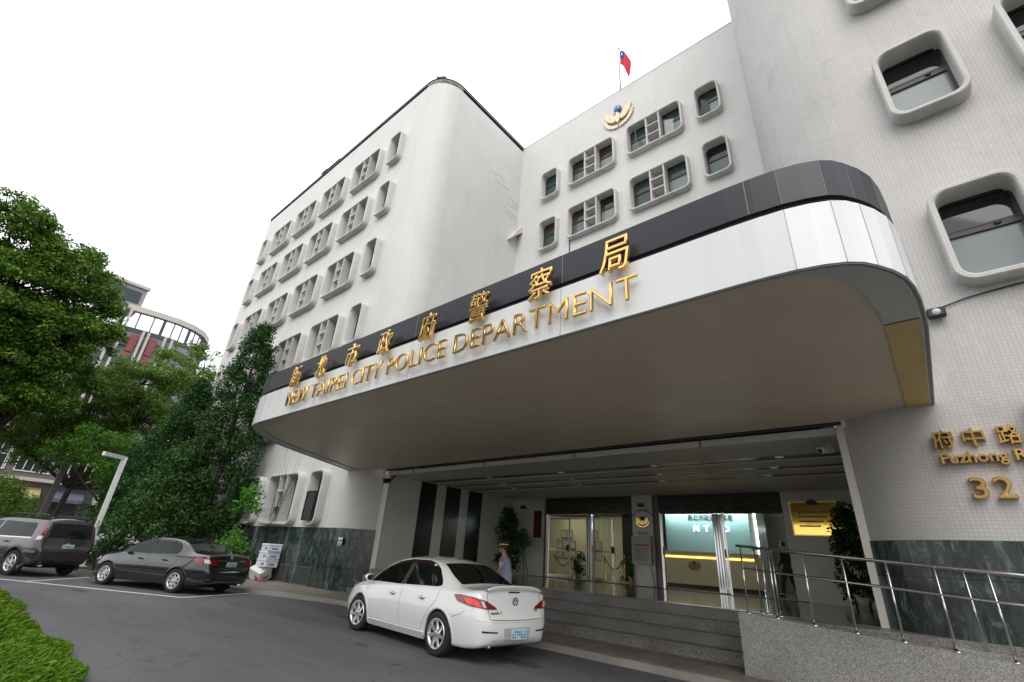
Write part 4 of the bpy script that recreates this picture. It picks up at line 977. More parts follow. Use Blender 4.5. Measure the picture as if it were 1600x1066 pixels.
    def ribbons(s, lines, d, name, root, w=.006, off=.0018):
        u, v, d = s.basis(d)
        for pts in lines:
            m = MB(); P = []
            for a, c in zip(pts, pts[1:]):
                n = max(1, int((Vector(c)-Vector(a)).length/.03))
                for k in range(n): P.append(Vector(a).lerp(Vector(c), k/n))
            P.append(Vector(pts[-1])); o = len(m.v); cnt = 0
            for i, p in enumerate(P):
                t = (P[min(i+1, len(P)-1)]-P[max(i-1, 0)]); t = t-d*t.dot(d); t.normalize(); nn = d.cross(t)
                for sg_ in (-1, 1):
                    h, n = s.cast(p+nn*w/2*sg_, d)
                    if h is None: h = p; n = -d
                    if n.dot(d) > 0: n = -n
                    m.v.append(tuple(h+n*off))
                cnt += 1
            for i in range(cnt-1): m.f.append((o+2*i, o+2*i+1, o+2*i+3, o+2*i+2))
            m.build(name, M('soft crease', (.40, .40, .38), .5) if name == 'bumper_crease' else m_gap, root)
def wheel_meshes(rt, rr_, spokes, w=.20, split=False):
    t = MB(); h = w/2
    t.lathe([(rr_-.01, -h*.85), (rr_+.015, -h*.98), (rt-.05, -h), (rt-.018, -h*.92), (rt, -h*.7), (rt, h*.7), (rt-.018, h*.92), (rt-.05, h), (rr_+.015, h*.98), (rr_-.01, h*.85)], n=40, axis='y')
    r = MB(); r.lathe([(rr_-.004, h*.2), (rr_-.002, h*.97), (rr_-.012, h*1.0), (rr_-.03, h*.93), (rr_-.04, h*.4), (rr_-.04, -h*.5)], n=40, axis='y')
    for k in range(spokes):
        for off in ((-.10, .10) if split else (0,)):
            o = len(r.v); wi, wo = (.030, .018) if split else (.034, .022)
            R0, R1 = .05, rr_-.02
            r.add([(-wi, h*.62, R0), (wi, h*.62, R0), (wo, h*.78, R1), (-wo, h*.78, R1), (-wi*.7, h*.90, R0), (wi*.7, h*.90, R0), (wo*.7, h*.95, R1), (-wo*.7, h*.95, R1)],
                  [(0, 3, 2, 1), (4, 5, 6, 7), (0, 1, 5, 4), (1, 2, 6, 5), (2, 3, 7, 6), (3, 0, 4, 7)])
            r.xf(Matrix.Rotation(2*math.pi*k/spokes+off*1.0, 4, 'Y'), o)
    r.lathe([(0, h*.95), (.03, h*.95), (.062, h*.86), (.065, h*.6)], n=20, axis='y')
    d = MB(); d.lathe([(0, h*.3), (rr_-.035, h*.3), (rr_-.035, h*.2), (0, h*.2)], n=32, axis='y')
    return t, r, d
def add_wheels(car, root, rt, rr_, spokes, half, w=.2, split=False, steer=0):
    meshes = None
    for (wx, sd) in car.wheels:
        e = bpy.data.objects.new('wheel', None); COL.objects.link(e); e.parent = root; e.location = (wx, (half-w/2)*sd, rt); e.rotation_euler = (0, 0, (0 if sd > 0 else math.pi)+(steer if wx > 2 else 0))
        if meshes is None:
            t, r, d = wheel_meshes(rt, rr_, spokes, w, split); a = t.build('tyre', m_tyre, e); b = r.build('rim', m_rim, e); c = d.build('brake_disc', m_well, e); meshes = (a, b, c)
        else:
            for q in meshes: k = q.copy(); COL.objects.link(k); k.parent = e
def lip(car, root, name, mat, wx, sd, a0=-5, a1=185, w=.035, off=.006):
    """rolled wheel-arch edge following the body"""
    P = car.P; m = MB(); n = 40
    for i in range(n+1):
        a = R(a0+(a1-a0)*i/n)
        for k, (r_, o_) in enumerate(((P['ra']-.004, -.03), (P['ra']-.004, off), (P['ra']+w*.6, off), (P['ra']+w, .0))):
            x = wx+r_*math.cos(a); z = P['rt']+r_*math.sin(a); rr0 = P['ra']+max(.012, r_-P['ra']); h, _n = car.cast((wx+rr0*math.cos(a), 0, max(P['rt']+rr0*math.sin(a), P['curves']['zb'][5][1]+.03)), (0, -sd, 0))
            y = (abs(h.y) if h is not None else .85)+o_; m.v.append((x, y*sd, z))
    for i in range(n):
        for k in range(3): m.f.append((i*4+k, i*4+k+1, i*4+4+k+1, i*4+4+k))
    return m.build(name, mat, root, smooth=True)
def mirror_pts(pts): return [(x, -y, z) for x, y, z in pts]
def handle(root, x, y, z, mat, sd):
    m = MB(); m.box(-.085, .085, -.012, .022, -.014, .014, .008)
    for p in range(len(m.v)): m.v[p] = (m.v[p][0]+x, m.v[p][1]*sd+y, m.v[p][2]+z)
    o = m.build('door_handle', mat, root)
    m = MB(); m.ell((x, y-.004*sd, z-.006), .065, .012, .026, 12, 6); m.build('handle_recess', m_gap, root)
def side_mirror(root, x, y, z, sd, cap, glass, low=None):
    m = MB(); m.ell((0, 0, 0), .085, .10, .068, 14, 9)
    for i, v in enumerate(m.v):
        vx = min(v[0], .06) if v[0] > 0 else max(v[0], -.045); m.v[i] = (vx+x, v[1]*1.0+y+sd*.07, v[2]+z)
    o = m.build('side_mirror', cap, root, smooth=True)
    m = MB(); m.lathe([(0, 0), (.058, 0), (.058, .004)], n=16, axis='x'); m.v = [(p[0]*-1+x-.047, p[1]*1.25+y+sd*.07, p[2]*.9+z) for p in m.v]; m.build('mirror_glass', glass, o)
    m = MB(); m.tube([(x+.02, y-sd*.04, z-.045), (x+.0, y+sd*.04, z-.02)], .022, 8); m.build('mirror_arm', low or m_black, o)
def plate(root, x, y, z, w=.34, h=.16, tilt=0):
    m = MB(); m.box(-.008, .004, -w/2, w/2, -h/2, h/2, .003); o = m.build('number_plate', m_plate, root); o.location = (x, y, z); o.rotation_euler = (0, R(tilt), 0)
    r2 = random.Random(3); m = MB()
    for j in range(7):
        for k in range(3):
            if r2.random() < .72: yy = -w*.43+w*.86*j/6.6; m.box(-.0105, -.0085, yy, yy+w*.085, -h*.36+h*.25*k, -h*.36+h*.25*k+h*r2.uniform(.12, .2))
    t = m.build('plate_mark', m_pink, o)

# ---- white sedan -------------------------------------------------
m_wpaint = M('pearl white paint', (.77, .78, .76), .22, coat=1.)
P1 = dict(L=4.58, xr=.97, xf=3.61, ra=.355, rt=.318, rs=.05, rr=.10, curves=dict(
 zb=[(0, .36), (.06, .28), (.2, .22), (.5, .19), (1.2, .18), (2.3, .18), (3.4, .18), (4.1, .18), (4.45, .20), (4.58, .26)],
 wb=[(0, .50), (.05, .62), (.15, .72), (.4, .78), (1, .80), (2.3, .80), (3.6, .80), (4.2, .72), (4.45, .55), (4.58, .35)],
 zm=[(0, .52), (.3, .56), (1, .60), (2.3, .56), (3.6, .56), (4.3, .50), (4.58, .42)],
 wm=[(0, .56), (.03, .66), (.09, .76), (.2, .825), (.45, .865), (1, .878), (2.3, .872), (3.4, .878), (3.9, .86), (4.2, .80), (4.4, .68), (4.52, .50), (4.58, .36)],
 zs=[(0, .60), (.04, .66), (.07, .74), (.10, .84), (.14, .92), (.3, .955), (1.0, .95), (2.0, .92), (3.0, .88), (3.5, .86), (4.0, .80), (4.3, .70), (4.5, .58), (4.58, .48)],
 ws=[(0, .54), (.04, .64), (.10, .72), (.2, .775), (.45, .805), (1, .81), (2.2, .825), (3.2, .815), (3.7, .80), (4.1, .74), (4.35, .62), (4.5, .46), (4.58, .33)],
 zr=[(0, .61), (.04, .68), (.07, .78), (.10, .93), (.14, 1.0), (.2, 1.015), (.4, 1.01), (.6, 1.02), (.75, 1.055), (1.0, 1.17), (1.3, 1.315), (1.6, 1.385), (2.0, 1.41), (2.4, 1.395), (2.7, 1.345), (3.0, 1.23), (3.3, 1.06), (3.5, .95), (3.7, .905), (4.0, .86), (4.3, .755), (4.5, .61), (4.58, .5)],
 wr=[(0, .50), (.04, .60), (.10, .66), (.2, .70), (.5, .71), (.75, .695), (1.0, .655), (1.3, .60), (1.7, .575), (2.2, .585), (2.7, .62), (3.1, .68), (3.5, .72), (3.8, .68), (4.2, .55), (4.5, .35), (4.58, .25)],
 zt=[(0, .615), (.04, .69), (.07, .80), (.10, .96), (.13, 1.04), (.17, 1.06), (.25, 1.045), (.45, 1.04), (.62, 1.06), (.8, 1.12), (1.0, 1.21), (1.3, 1.345), (1.6, 1.43), (1.9, 1.465), (2.2, 1.47), (2.55, 1.445), (2.8, 1.385), (3.1, 1.255), (3.4, 1.095), (3.58, 1.0), (3.75, .97), (4.0, .925), (4.25, .84), (4.42, .74), (4.52, .63), (4.58, .52)]))
def build_white_sedan():
    root = thing('sedan_car', 'white sedan with dark tinted windows standing in front of the entrance steps', 'car')
    c = Car(P1, m_wpaint); c.body.parent = root
    for sd in (1, -1):
        mp_ = (lambda p: p) if sd > 0 else mirror_pts; d = (0, -sd, 0)
        c.patch('side_window', mp_([(2.235, .6, .945), (3.40, .6, .925), (3.18, .6, 1.065), (2.9, .6, 1.215), (2.62, .6, 1.32), (2.30, .6, 1.372), (2.20, .6, 1.378)]), d, m_tint, root, rad=.03)
        c.patch('side_window', mp_([(1.33, .6, .985), (2.11, .6, .952), (2.08, .6, 1.382), (1.75, .6, 1.385), (1.5, .6, 1.34), (1.32, .6, 1.265), (1.13, .6, 1.11), (1.05, .6, 1.02), (1.15, .6, .99)]), d, m_tint, root, rad=.03)
        c.patch('window_pillar', mp_([(2.115, .6, .95), (2.23, .6, .945), (2.195, .6, 1.38), (2.085, .6, 1.383)]), d, m_black, root, off=.002)
        # wind deflector over the windows
        c.patch('window_visor', mp_([(3.12, .6, 1.10), (2.9, .6, 1.215), (2.62, .6, 1.315), (2.25, .6, 1.372), (1.75, .6, 1.378), (1.55, .6, 1.345), (1.56, .6, 1.305), (1.75, .6, 1.335), (2.25, .6, 1.325), (2.6, .6, 1.27), (2.9, .6, 1.17), (3.1, .6, 1.06)]), d, M('smoked visor', (.016, .008, .010), .15), root, off=.012, skirt=.012)
        c.ribbons([mp_([(2.17, .8, .93), (2.16, .8, .60), (2.12, .8, .30)]), mp_([(3.42, .8, .91), (3.38, .8, .62), (3.28, .8, .38), (3.20, .8, .30)]), mp_([(3.2, .8, .30), (2.12, .8, .295), (1.47, .8, .30)]), mp_([(1.47, .8, .30), (1.40, .8, .44), (1.25, .8, .62), (1.10, .8, .78), (1.03, .8, 1.0)]),
                      mp_([(.62, .8, .60), (.44, .8, .66), (.34, .8, .72)])], d, 'door_gap', root)
        c.patch('side_skirt', mp_([(1.36, .8, .19), (3.22, .8, .19), (3.24, .8, .28), (1.34, .8, .285)]), d, m_wpaint, root, off=.02, skirt=.03, rad=.03)
        handle(root, 1.48, .862*sd, .80, m_wpaint, sd); handle(root, 2.42, .858*sd, .785, m_wpaint, sd)
        side_mirror(root, 3.22, .86*sd, .99, sd, m_wpaint, m_glass)
        for wx in (c.P['xr'], c.P['xf']): lip(c, root, 'wheel_arch', m_wpaint, wx, sd, w=.045, off=.008)
        q = (-.45, .89*sd, 0); dd = (1, -.75*sd, -.05)
        c.patch('tail_light', mp_([(.10, .78, .905), (.45, .84, .935), (.60, .86, .92), (.50, .86, .835), (.25, .82, .79), (.06, .62, .755), (.05, .42, .755), (.07, .46, .79), (.09, .62, .87)]), dd, m_redl, root, off=.010, rad=.02, skirt=.02)
        c.patch('brake_light', mp_([(.14, .79, .89), (.38, .84, .905), (.30, .83, .825), (.10, .72, .785), (.11, .745, .85)]), dd, m_redon, root, off=.014, rad=.02, skirt=.012)
        c.patch('reversing_light', mp_([(.085, .69, .865), (.10, .73, .875), (.085, .69, .785), (.07, .64, .775)]), dd, m_clearl, root, off=.016, rad=.01, skirt=.01)
        c.patch('rear_reflector', mp_([(.03, .70, .47), (.02, .42, .455), (.02, .42, .435), (.03, .70, .445)]), (1, -.15*sd, 0), m_black, root, off=.004)
        m = MB(); m.tube([(.40, .52, .262), (.085, .52, .262)], .040, 14, caps=False); m.tube([(.10, .52, .262), (.38, .52, .262)], .036, 14)
        if sd > 0: m.build('exhaust_pipe', m_steel, root)
        c.patch('headlight', mp_([(4.46, .5, .70), (4.12, .78, .78), (4.05, .8, .72), (4.22, .74, .64), (4.48, .48, .60)]), (-1, -.8*sd, 0), m_clearl, root, off=.006, rad=.02)
    c.patch('rear_window', [(.70, .60, 1.085), (.70, -.60, 1.085), (1.0, -.58, 1.21), (1.36, -.50, 1.385), (1.36, .50, 1.385), (1.0, .58, 1.21)], (.62, 0, -.78), m_tint, root, rad=.05)
    c.patch('windscreen', [(3.50, .66, 1.0), (3.50, -.66, 1.0), (2.72, -.54, 1.40), (2.72, .54, 1.40)], (-.6, 0, -.8), m_tint, root, rad=.05)
    c.ribbons([[(.05, .60, 1.02), (.05, .60, .76), (.05, .585, .62)], [(.05, -.60, 1.02), (.05, -.60, .76), (.05, -.585, .62)], [(.05, .585, .62), (.05, .2, .605), (.05, -.2, .605), (.05, -.585, .62)]], (1, 0, 0), 'boot_gap', root, .008)
    c.ribbons([[(.0, .78, .60), (.0, .40, .575), (.0, -.40, .575), (.0, -.78, .60)]], (1, 0, 0), 'bumper_crease', root, .005)
    # boot spoiler with its stop lamp
    m = MB(); n = 16
    for i in range(n+1):
        y = -.62+1.24*i/n; e = 1-abs(y/.62)**6; zb = c.K['zt'](.2)-.012; 
        for (x, z) in ((.30, zb), (.12, zb+.05*e+.004), (.065, zb+.055*e), (.06, zb+.03*e), (.115, zb-.02)): m.v.append((x, y, z-.02*(y/.62)**2))
    for i in range(n):
        for k in range(4): m.f.append((i*5+k, i*5+k+1, i*5+6+k, i*5+5+k))
    m.build('spoiler', m_wpaint, root, smooth=True)
    c.patch('stop_lamp', [(.08, .13, 1.005), (.08, -.13, 1.005), (.08, -.13, .985), (.08, .13, .985)], (1, 0, 0), m_black, root, off=.005)
    c.patch('plate_recess', [(.0, .30, .50), (.0, -.30, .50), (.0, -.26, .30), (.0, .26, .30)], (1, 0, 0), M('bumper shade', (.42, .42, .40), .4), root, off=.003, rad=.04)
    plate(root, -.012, -.03, .41, .34, .15)
    # round badge, script and small trim letters on the boot
    h, n = c.cast((.05, 0, .86), (1, 0, 0)); bx = h.x-.006
    m = MB(); m.lathe([(.050, -.004), (.060, -.006), (.066, 0), (.060, .006), (.050, .004), (.050, -.004)], (bx, 0, .86), 24, 'x'); m.prism([(.0, .845), (.035, .885), (.028, .892), (.0, .862), (-.028, .892), (-.035, .885)], bx-.004, bx+.004, 'x'); m.prism([(-.05, .85), (-.006, .825), (.006, .825), (.05, .85), (.05, .838), (.0, .815), (-.05, .838)], bx-.004, bx+.004, 'x'); m.build('badge', M('dark chrome', (.10, .10, .10), .15, metal=1), root)
    t = text_obj('badge_lettering', 'mazda 3', 1, .003, m_gap, root, (.045, .44, .685), rot=(math.pi/2, 0, -math.pi/2), fit=(.22, .045), offset=.01)
    t = text_obj('badge_lettering', '2.0', 1, .003, m_gap, root, (.045, -.46, .72), rot=(math.pi/2, 0, -math.pi/2), fit=(.07, .035), offset=.01)
    for q in root.children:
        if q.name.startswith('badge_lettering'): h, n = c.cast((.05, q.location.y, q.location.z+.02), (1, 0, 0)); q.location.x = h.x-.004
    m = MB(); m.lathe([(0, 0), (.02, 0), (.006, .02)], (1.62, 0, 1.43), 8); m.build('aerial', m_black, root)
    add_wheels(c, root, .318, .225, 7, .872, .205, steer=R(7))
    m = MB(); m.box(.5, 4.1, -.5, .5, .15, .3); m.build('underbody', m_well, root)
    return root, c
# ---- dark grey sedan ---------------------------------------------
m_gpaint = M('dark grey metallic paint', (.013, .012, .015), .22, metal=.25, coat=1.)
P2_ = dict(L=4.54, xr=.98, xf=3.58, ra=.355, rt=.315, rs=.05, rr=.10, curves=dict(
 zb=[(0, .38), (.06, .30), (.2, .24), (.5, .21), (1.2, .19), (2.3, .19), (3.4, .19), (4.1, .19), (4.42, .21), (4.54, .26)],
 wb=[(0, .52), (.05, .64), (.15, .73), (.4, .78), (1, .80), (2.3, .80), (3.6, .80), (4.2, .72), (4.42, .56), (4.54, .40)],
 zm=[(0, .55), (.3, .58), (1, .62), (2.3, .58), (3.6, .58), (4.3, .52), (4.54, .44)],
 wm=[(0, .60), (.03, .69), (.09, .77), (.2, .82), (.45, .86), (1, .88), (2.3, .876), (3.4, .88), (3.9, .86), (4.2, .80), (4.38, .70), (4.48, .56), (4.54, .42)],
 zs=[(0, .64), (.04, .70), (.07, .78), (.10, .88), (.14, .96), (.3, .985), (1.0, .965), (2.0, .935), (3.0, .90), (3.5, .88), (4.0, .82), (4.3, .72), (4.46, .60), (4.54, .50)],
 ws=[(0, .58), (.04, .66), (.10, .73), (.2, .775), (.45, .80), (1, .81), (2.2, .825), (3.2, .815), (3.7, .80), (4.1, .74), (4.32, .63), (4.46, .50), (4.54, .38)],
 zr=[(0, .65), (.04, .72), (.07, .82), (.10, .97), (.14, 1.035), (.2, 1.05), (.45, 1.06), (.7, 1.08), (.9, 1.17), (1.15, 1.31), (1.4, 1.385), (1.75, 1.415), (2.2, 1.42), (2.55, 1.385), (2.85, 1.29), (3.15, 1.14), (3.4, 1.0), (3.6, .935), (4.0, .875), (4.3, .765), (4.46, .62), (4.54, .52)],
 wr=[(0, .54), (.04, .62), (.10, .67), (.2, .70), (.5, .705), (.75, .685), (1.0, .64), (1.3, .60), (1.7, .59), (2.2, .60), (2.7, .635), (3.1, .685), (3.5, .72), (3.8, .68), (4.2, .56), (4.46, .38), (4.54, .28)],
 zt=[(0, .655), (.04, .73), (.07, .84), (.10, 1.0), (.13, 1.07), (.17, 1.085), (.25, 1.085), (.5, 1.09), (.66, 1.105), (.85, 1.18), (1.1, 1.315), (1.35, 1.41), (1.65, 1.46), (2.0, 1.475), (2.35, 1.46), (2.65, 1.40), (2.95, 1.28), (3.25, 1.13), (3.5, 1.02), (3.7, .985), (4.0, .935), (4.25, .85), (4.4, .75), (4.49, .64), (4.54, .54)]))
def build_grey_sedan():
    root = thing('sedan_car', 'dark grey sedan parked in the marked bay between the lamp post and the foam boxes', 'car')
    c = Car(P2_, m_gpaint); c.body.parent = root
    for sd in (1, -1):
        mp_ = (lambda p: p) if sd > 0 else mirror_pts; d = (0, -sd, 0)
        c.patch('side_window', mp_([(2.20, .6, .965), (3.30, .6, .95), (3.05, .6, 1.115), (2.78, .6, 1.255), (2.5, .6, 1.35), (2.2, .6, 1.39), (2.17, .6, 1.39)]), d, m_glassg, root, rad=.03)
        c.patch('side_window', mp_([(1.22, .6, 1.0), (2.09, .6, .97), (2.06, .6, 1.393), (1.7, .6, 1.385), (1.45, .6, 1.355), (1.28, .6, 1.26), (1.16, .6, 1.12)]), d, m_glassg, root, rad=.04)
        c.patch('window_pillar', mp_([(2.095, .6, .965), (2.195, .6, .965), (2.165, .6, 1.392), (2.065, .6, 1.393)]), d, m_black, root, off=.002)
        c.ribbons([mp_([(2.14, .8, .95), (2.13, .8, .60), (2.10, .8, .30)]), mp_([(3.30, .8, .93), (3.30, .8, .62), (3.22, .8, .30)]), mp_([(3.22, .8, .30), (2.1, .8, .295), (1.46, .8, .30)]), mp_([(1.46, .8, .30), (1.38, .8, .46), (1.22, .8, .66), (1.12, .8, .80), (1.12, .8, 1.0)]), mp_([(.62, .8, .62), (.4, .8, .70)])], d, 'door_gap', root)
        c.patch('side_moulding', mp_([(1.36, .8, .50), (3.20, .8, .48), (3.20, .8, .505), (1.36, .8, .525)]), d, m_gpaint, root, off=.012, skirt=.02)
        handle(root, 1.52, .862*sd, .83, m_gpaint, sd); handle(root, 2.42, .862*sd, .815, m_gpaint, sd)
        side_mirror(root, 3.10, .87*sd, 1.02, sd, m_gpaint, m_glass, m_gpaint)
        for wx in (c.P['xr'], c.P['xf']): lip(c, root, 'wheel_arch', m_gpaint, wx, sd, w=.035, off=.006)
        dd = (1, -.75*sd, -.05)
        c.patch('tail_light', mp_([(.10, .76, .955), (.40, .82, .97), (.52, .85, .93), (.42, .84, .83), (.25, .82, .80), (.06, .66, .775), (.06, .48, .79), (.08, .50, .90)]), dd, m_redl, root, off=.009, rad=.03, skirt=.02)
        c.patch('reversing_light', mp_([(.10, .74, .93), (.20, .80, .93), (.17, .79, .83), (.08, .68, .82)]), dd, m_clearl, root, off=.013, rad=.02, skirt=.01)
        c.patch('rear_reflector', mp_([(.05, .74, .44), (.03, .60, .43), (.03, .60, .38), (.05, .72, .39)]), (1, -.3*sd, 0), m_redl, root, off=.004)
        c.patch('headlight', mp_([(4.42, .52, .70), (4.10, .78, .78), (4.02, .80, .72), (4.2, .74, .64), (4.44, .5, .60)]), (-1, -.8*sd, 0), m_clearl, root, off=.006, rad=.02)
        c.patch('mud_flap', mp_([(.62, .8, .24), (.66, .8, .24), (.66, .8, .34), (.62, .8, .34)]), d, m_black, root, off=.01)
    c.patch('rear_window', [(.74, .57, 1.12), (.74, -.57, 1.12), (1.28, -.53, 1.375), (1.28, .53, 1.375)], (.62, 0, -.78), m_glassg, root, rad=.05)
    c.patch('windscreen', [(3.42, .66, 1.04), (3.42, -.66, 1.04), (2.66, -.55, 1.38), (2.66, .55, 1.38)], (-.6, 0, -.8), m_glassg, root, rad=.05)
    c.ribbons([[(.05, .52, 1.05), (.05, .53, .80), (.05, .50, .665)], [(.05, -.52, 1.05), (.05, -.53, .80), (.05, -.50, .665)], [(.05, .50, .665), (.05, 0, .655), (.05, -.50, .665)]], (1, 0, 0), 'boot_gap', root, .008)
    c.patch('boot_strip', [(.06, .46, .915), (.06, -.46, .915), (.06, -.46, .885), (.06, .46, .885)], (1, 0, 0), m_chrome, root, off=.008)
    h, n = c.cast((.05, 0, .97), (1, 0, 0)); m = MB(); m.lathe([(.04, -.004), (.05, -.006), (.054, 0), (.05, .006), (.04, .004), (.04, -.004)], (h.x-.006, 0, .985), 20, 'x'); m.lathe([(.016, -.004), (.022, -.006), (.026, 0), (.016, .004)], (h.x-.006, 0, .99), 14, 'x'); m.build('badge', m_chrome, root)
    h, n = c.cast((.05, 0, .79), (1, 0, 0)); plate(root, h.x-.012, 0, .79, .34, .16, -6)
    m = MB(); m.tube([(.3, -.45, .25), (.0, -.45, .24)], .035, 12); m.build('exhaust_pipe', m_steel, root)
    add_wheels(c, root, .315, .215, 8, .872, .20)
    m = MB(); m.box(.5, 4.1, -.5, .5, .16, .3); m.build('underbody', m_well, root)
    return root, c
# ---- estate / SUV ------------------------------------------------
m_spaint = M('bronze grey metallic paint', (.045, .036, .038), .28, metal=.4, coat=1.); m_clad = M('grey cladding paint', (.042, .035, .037), .38, metal=.3)
P3_ = dict(L=4.46, xr=.88, xf=3.50, ra=.40, rt=.355, rs=.05, rr=.08, curves=dict(
 zb=[(0, .48), (.06, .42), (.2, .34), (.5, .30), (1.2, .27), (2.3, .27), (3.4, .27), (4.0, .28), (4.35, .32), (4.46, .40)],
 wb=[(0, .62), (.05, .70), (.15, .76), (.4, .78), (1, .80), (2.3, .80), (3.6, .80), (4.1, .74), (4.35, .62), (4.46, .50)],
 zm=[(0, .66), (.3, .70), (1, .74), (2.3, .70), (3.6, .70), (4.2, .66), (4.46, .58)],
 wm=[(0, .70), (.03, .76), (.09, .81), (.2, .85), (.45, .875), (1, .882), (2.3, .88), (3.4, .88), (3.9, .86), (4.2, .80), (4.36, .70), (4.46, .56)],
 zs=[(0, .76), (.03, .82), (.06, .95), (.09, 1.02), (.2, 1.05), (1.0, 1.04), (2.0, 1.02), (3.0, 1.0), (3.5, .99), (3.9, .94), (4.2, .86), (4.38, .74), (4.46, .64)],
 ws=[(0, .68), (.03, .74), (.09, .79), (.2, .82), (.45, .835), (1, .84), (2.2, .845), (3.2, .835), (3.6, .82), (4.0, .77), (4.25, .68), (4.38, .58), (4.46, .46)],
 zr=[(0, .78), (.03, .85), (.06, 1.05), (.10, 1.25), (.15, 1.45), (.22, 1.57), (.35, 1.615), (.7, 1.635), (1.4, 1.65), (2.2, 1.635), (2.6, 1.57), (2.9, 1.42), (3.2, 1.23), (3.45, 1.08), (3.65, 1.03), (4.0, .97), (4.25, .89), (4.38, .77), (4.46, .66)],
 wr=[(0, .66), (.03, .72), (.06, .74), (.10, .72), (.15, .69), (.25, .665), (.5, .66), (1.4, .655), (2.2, .66), (2.7, .68), (3.1, .71), (3.5, .75), (3.8, .72), (4.1, .62), (4.38, .46), (4.46, .38)],
 zt=[(0, .79), (.03, .87), (.06, 1.08), (.10, 1.29), (.15, 1.50), (.20, 1.62), (.30, 1.675), (.7, 1.70), (1.4, 1.715), (2.1, 1.70), (2.5, 1.64), (2.8, 1.51), (3.1, 1.33), (3.4, 1.15), (3.6, 1.08), (3.9, 1.03), (4.2, .94), (4.36, .83), (4.46, .69)]))
def build_suv():
    root = thing('suv_car', 'bronze grey sport utility car with tall tail lights parked at the left edge', 'car')
    c = Car(P3_, m_spaint); c.body.parent = root
    for sd in (1, -1):
        mp_ = (lambda p: p) if sd > 0 else mirror_pts; d = (0, -sd, 0)
        c.patch('side_window', mp_([(.52, .6, 1.10), (1.26, .6, 1.085), (1.24, .6, 1.50), (.72, .6, 1.50), (.62, .6, 1.42)]), d, m_glassg, root, rad=.04)
        c.patch('side_window', mp_([(1.36, .6, 1.085), (2.22, .6, 1.07), (2.18, .6, 1.52), (1.34, .6, 1.505)]), d, m_glassg, root, rad=.03)
        c.patch('side_window', mp_([(2.32, .6, 1.07), (3.25, .6, 1.06), (2.95, .6, 1.27), (2.7, .6, 1.43), (2.5, .6, 1.52), (2.28, .6, 1.525)]), d, m_glassg, root, rad=.03)
        c.patch('window_pillar', mp_([(1.265, .6, 1.085), (1.355, .6, 1.085), (1.335, .6, 1.505), (1.245, .6, 1.50)]), d, m_black, root, off=.002)
        c.patch('chrome_strip', mp_([(.5, .8, 1.06), (3.3, .8, 1.02), (3.3, .8, 1.045), (.5, .8, 1.085)]), d, m_steel, root, off=.006)
        c.patch('side_moulding', mp_([(.10, .8, .66), (.50, .8, .67), (.50, .8, .745), (.10, .8, .73)]), d, m_steel, root, off=.02, skirt=.03, rad=.015)
        c.patch('side_moulding', mp_([(1.30, .8, .56), (3.06, .8, .56), (3.06, .8, .62), (1.30, .8, .62)]), d, m_clad, root, off=.02, skirt=.03)
        c.ribbons([mp_([(1.31, .8, 1.06), (1.33, .8, .80), (1.26, .8, .62), (1.28, .8, .36)]), mp_([(2.27, .8, 1.05), (2.26, .8, .36)]), mp_([(1.28, .8, .36), (3.1, .8, .36)])], d, 'door_gap', root)
        handle(root, 1.48, .885*sd, .93, m_spaint, sd)
        m = MB(); m.tube([(.45, .60*sd, 1.70), (.55, .60*sd, 1.755), (2.0, .60*sd, 1.765), (2.25, .60*sd, 1.70)], .02, 8); m.build('roof_rail', m_black, root)
        for wx in (c.P['xr'], c.P['xf']): lip(c, root, 'wheel_arch', m_clad, wx, sd, a0=-25, a1=205, w=.10, off=.022)
        dd = (1, -.9*sd, -.02)
        c.patch('tail_light', mp_([(.17, .705, 1.50), (.27, .73, 1.50), (.24, .80, 1.20), (.26, .835, 1.02), (.09, .77, 1.02), (.10, .745, 1.20)]), dd, m_redl, root, off=.012, rad=.02, skirt=.03)
        c.patch('reversing_light', mp_([(.105, .76, 1.14), (.24, .81, 1.14), (.25, .83, 1.03), (.10, .775, 1.03)]), dd, m_clearl, root, off=.016, rad=.02, skirt=.02)
    c.patch('rear_window', [(.07, .64, 1.10), (.07, -.64, 1.10), (.18, -.60, 1.53), (.18, .60, 1.53)], (1, 0, -.1), m_glassg, root, rad=.05)
    c.ribbons([[(.0, .70, 1.05), (.0, -.70, 1.05)], [(.0, .70, .70), (.0, -.70, .70)], [(0, .70, 1.05), (0, .70, .70)], [(0, -.70, 1.05), (0, -.70, .70)]], (1, 0, 0), 'tailgate_gap', root, .008)
    c.patch('tailgate_strip', [(0, .30, 1.0), (0, -.30, 1.0), (0, -.30, .965), (0, .30, .965)], (1, 0, 0), m_spaint, root, off=.02, skirt=.02)
    c.patch('rear_bumper', [(0, .72, .69), (0, -.72, .69), (.05, -.68, .50), (.05, .68, .50)], (1, 0, 0), m_clad, root, off=.02, skirt=.03, rad=.04)
    m = MB(); h, n = c.cast((.05, 0, 1.2), (1, 0, 0)); m.tube([(h.x-.02, .1, 1.12), (h.x-.005, -.35, 1.22)], .01, 6); m.build('wiper', m_black, root)
    h, n = c.cast((.05, 0, .86), (1, 0, 0)); plate(root, h.x-.014, 0, .85, .34, .16, -6)
    m = MB(); m.ell((h.x-.004, .0, .94), .012, .05, .022, 12, 6); m.build('badge', m_chrome, root)
    m = MB(); m.tube([(.4, .5, .33), (.03, .5, .31)], .035, 10); m.build('exhaust_pipe', m_steel, root)
    add_wheels(c, root, .355, .235, 6, .875, .225)
    m = MB(); m.box(.4, 4.0, -.5, .5, .24, .4); m.build('underbody', m_well, root)
    return root, c
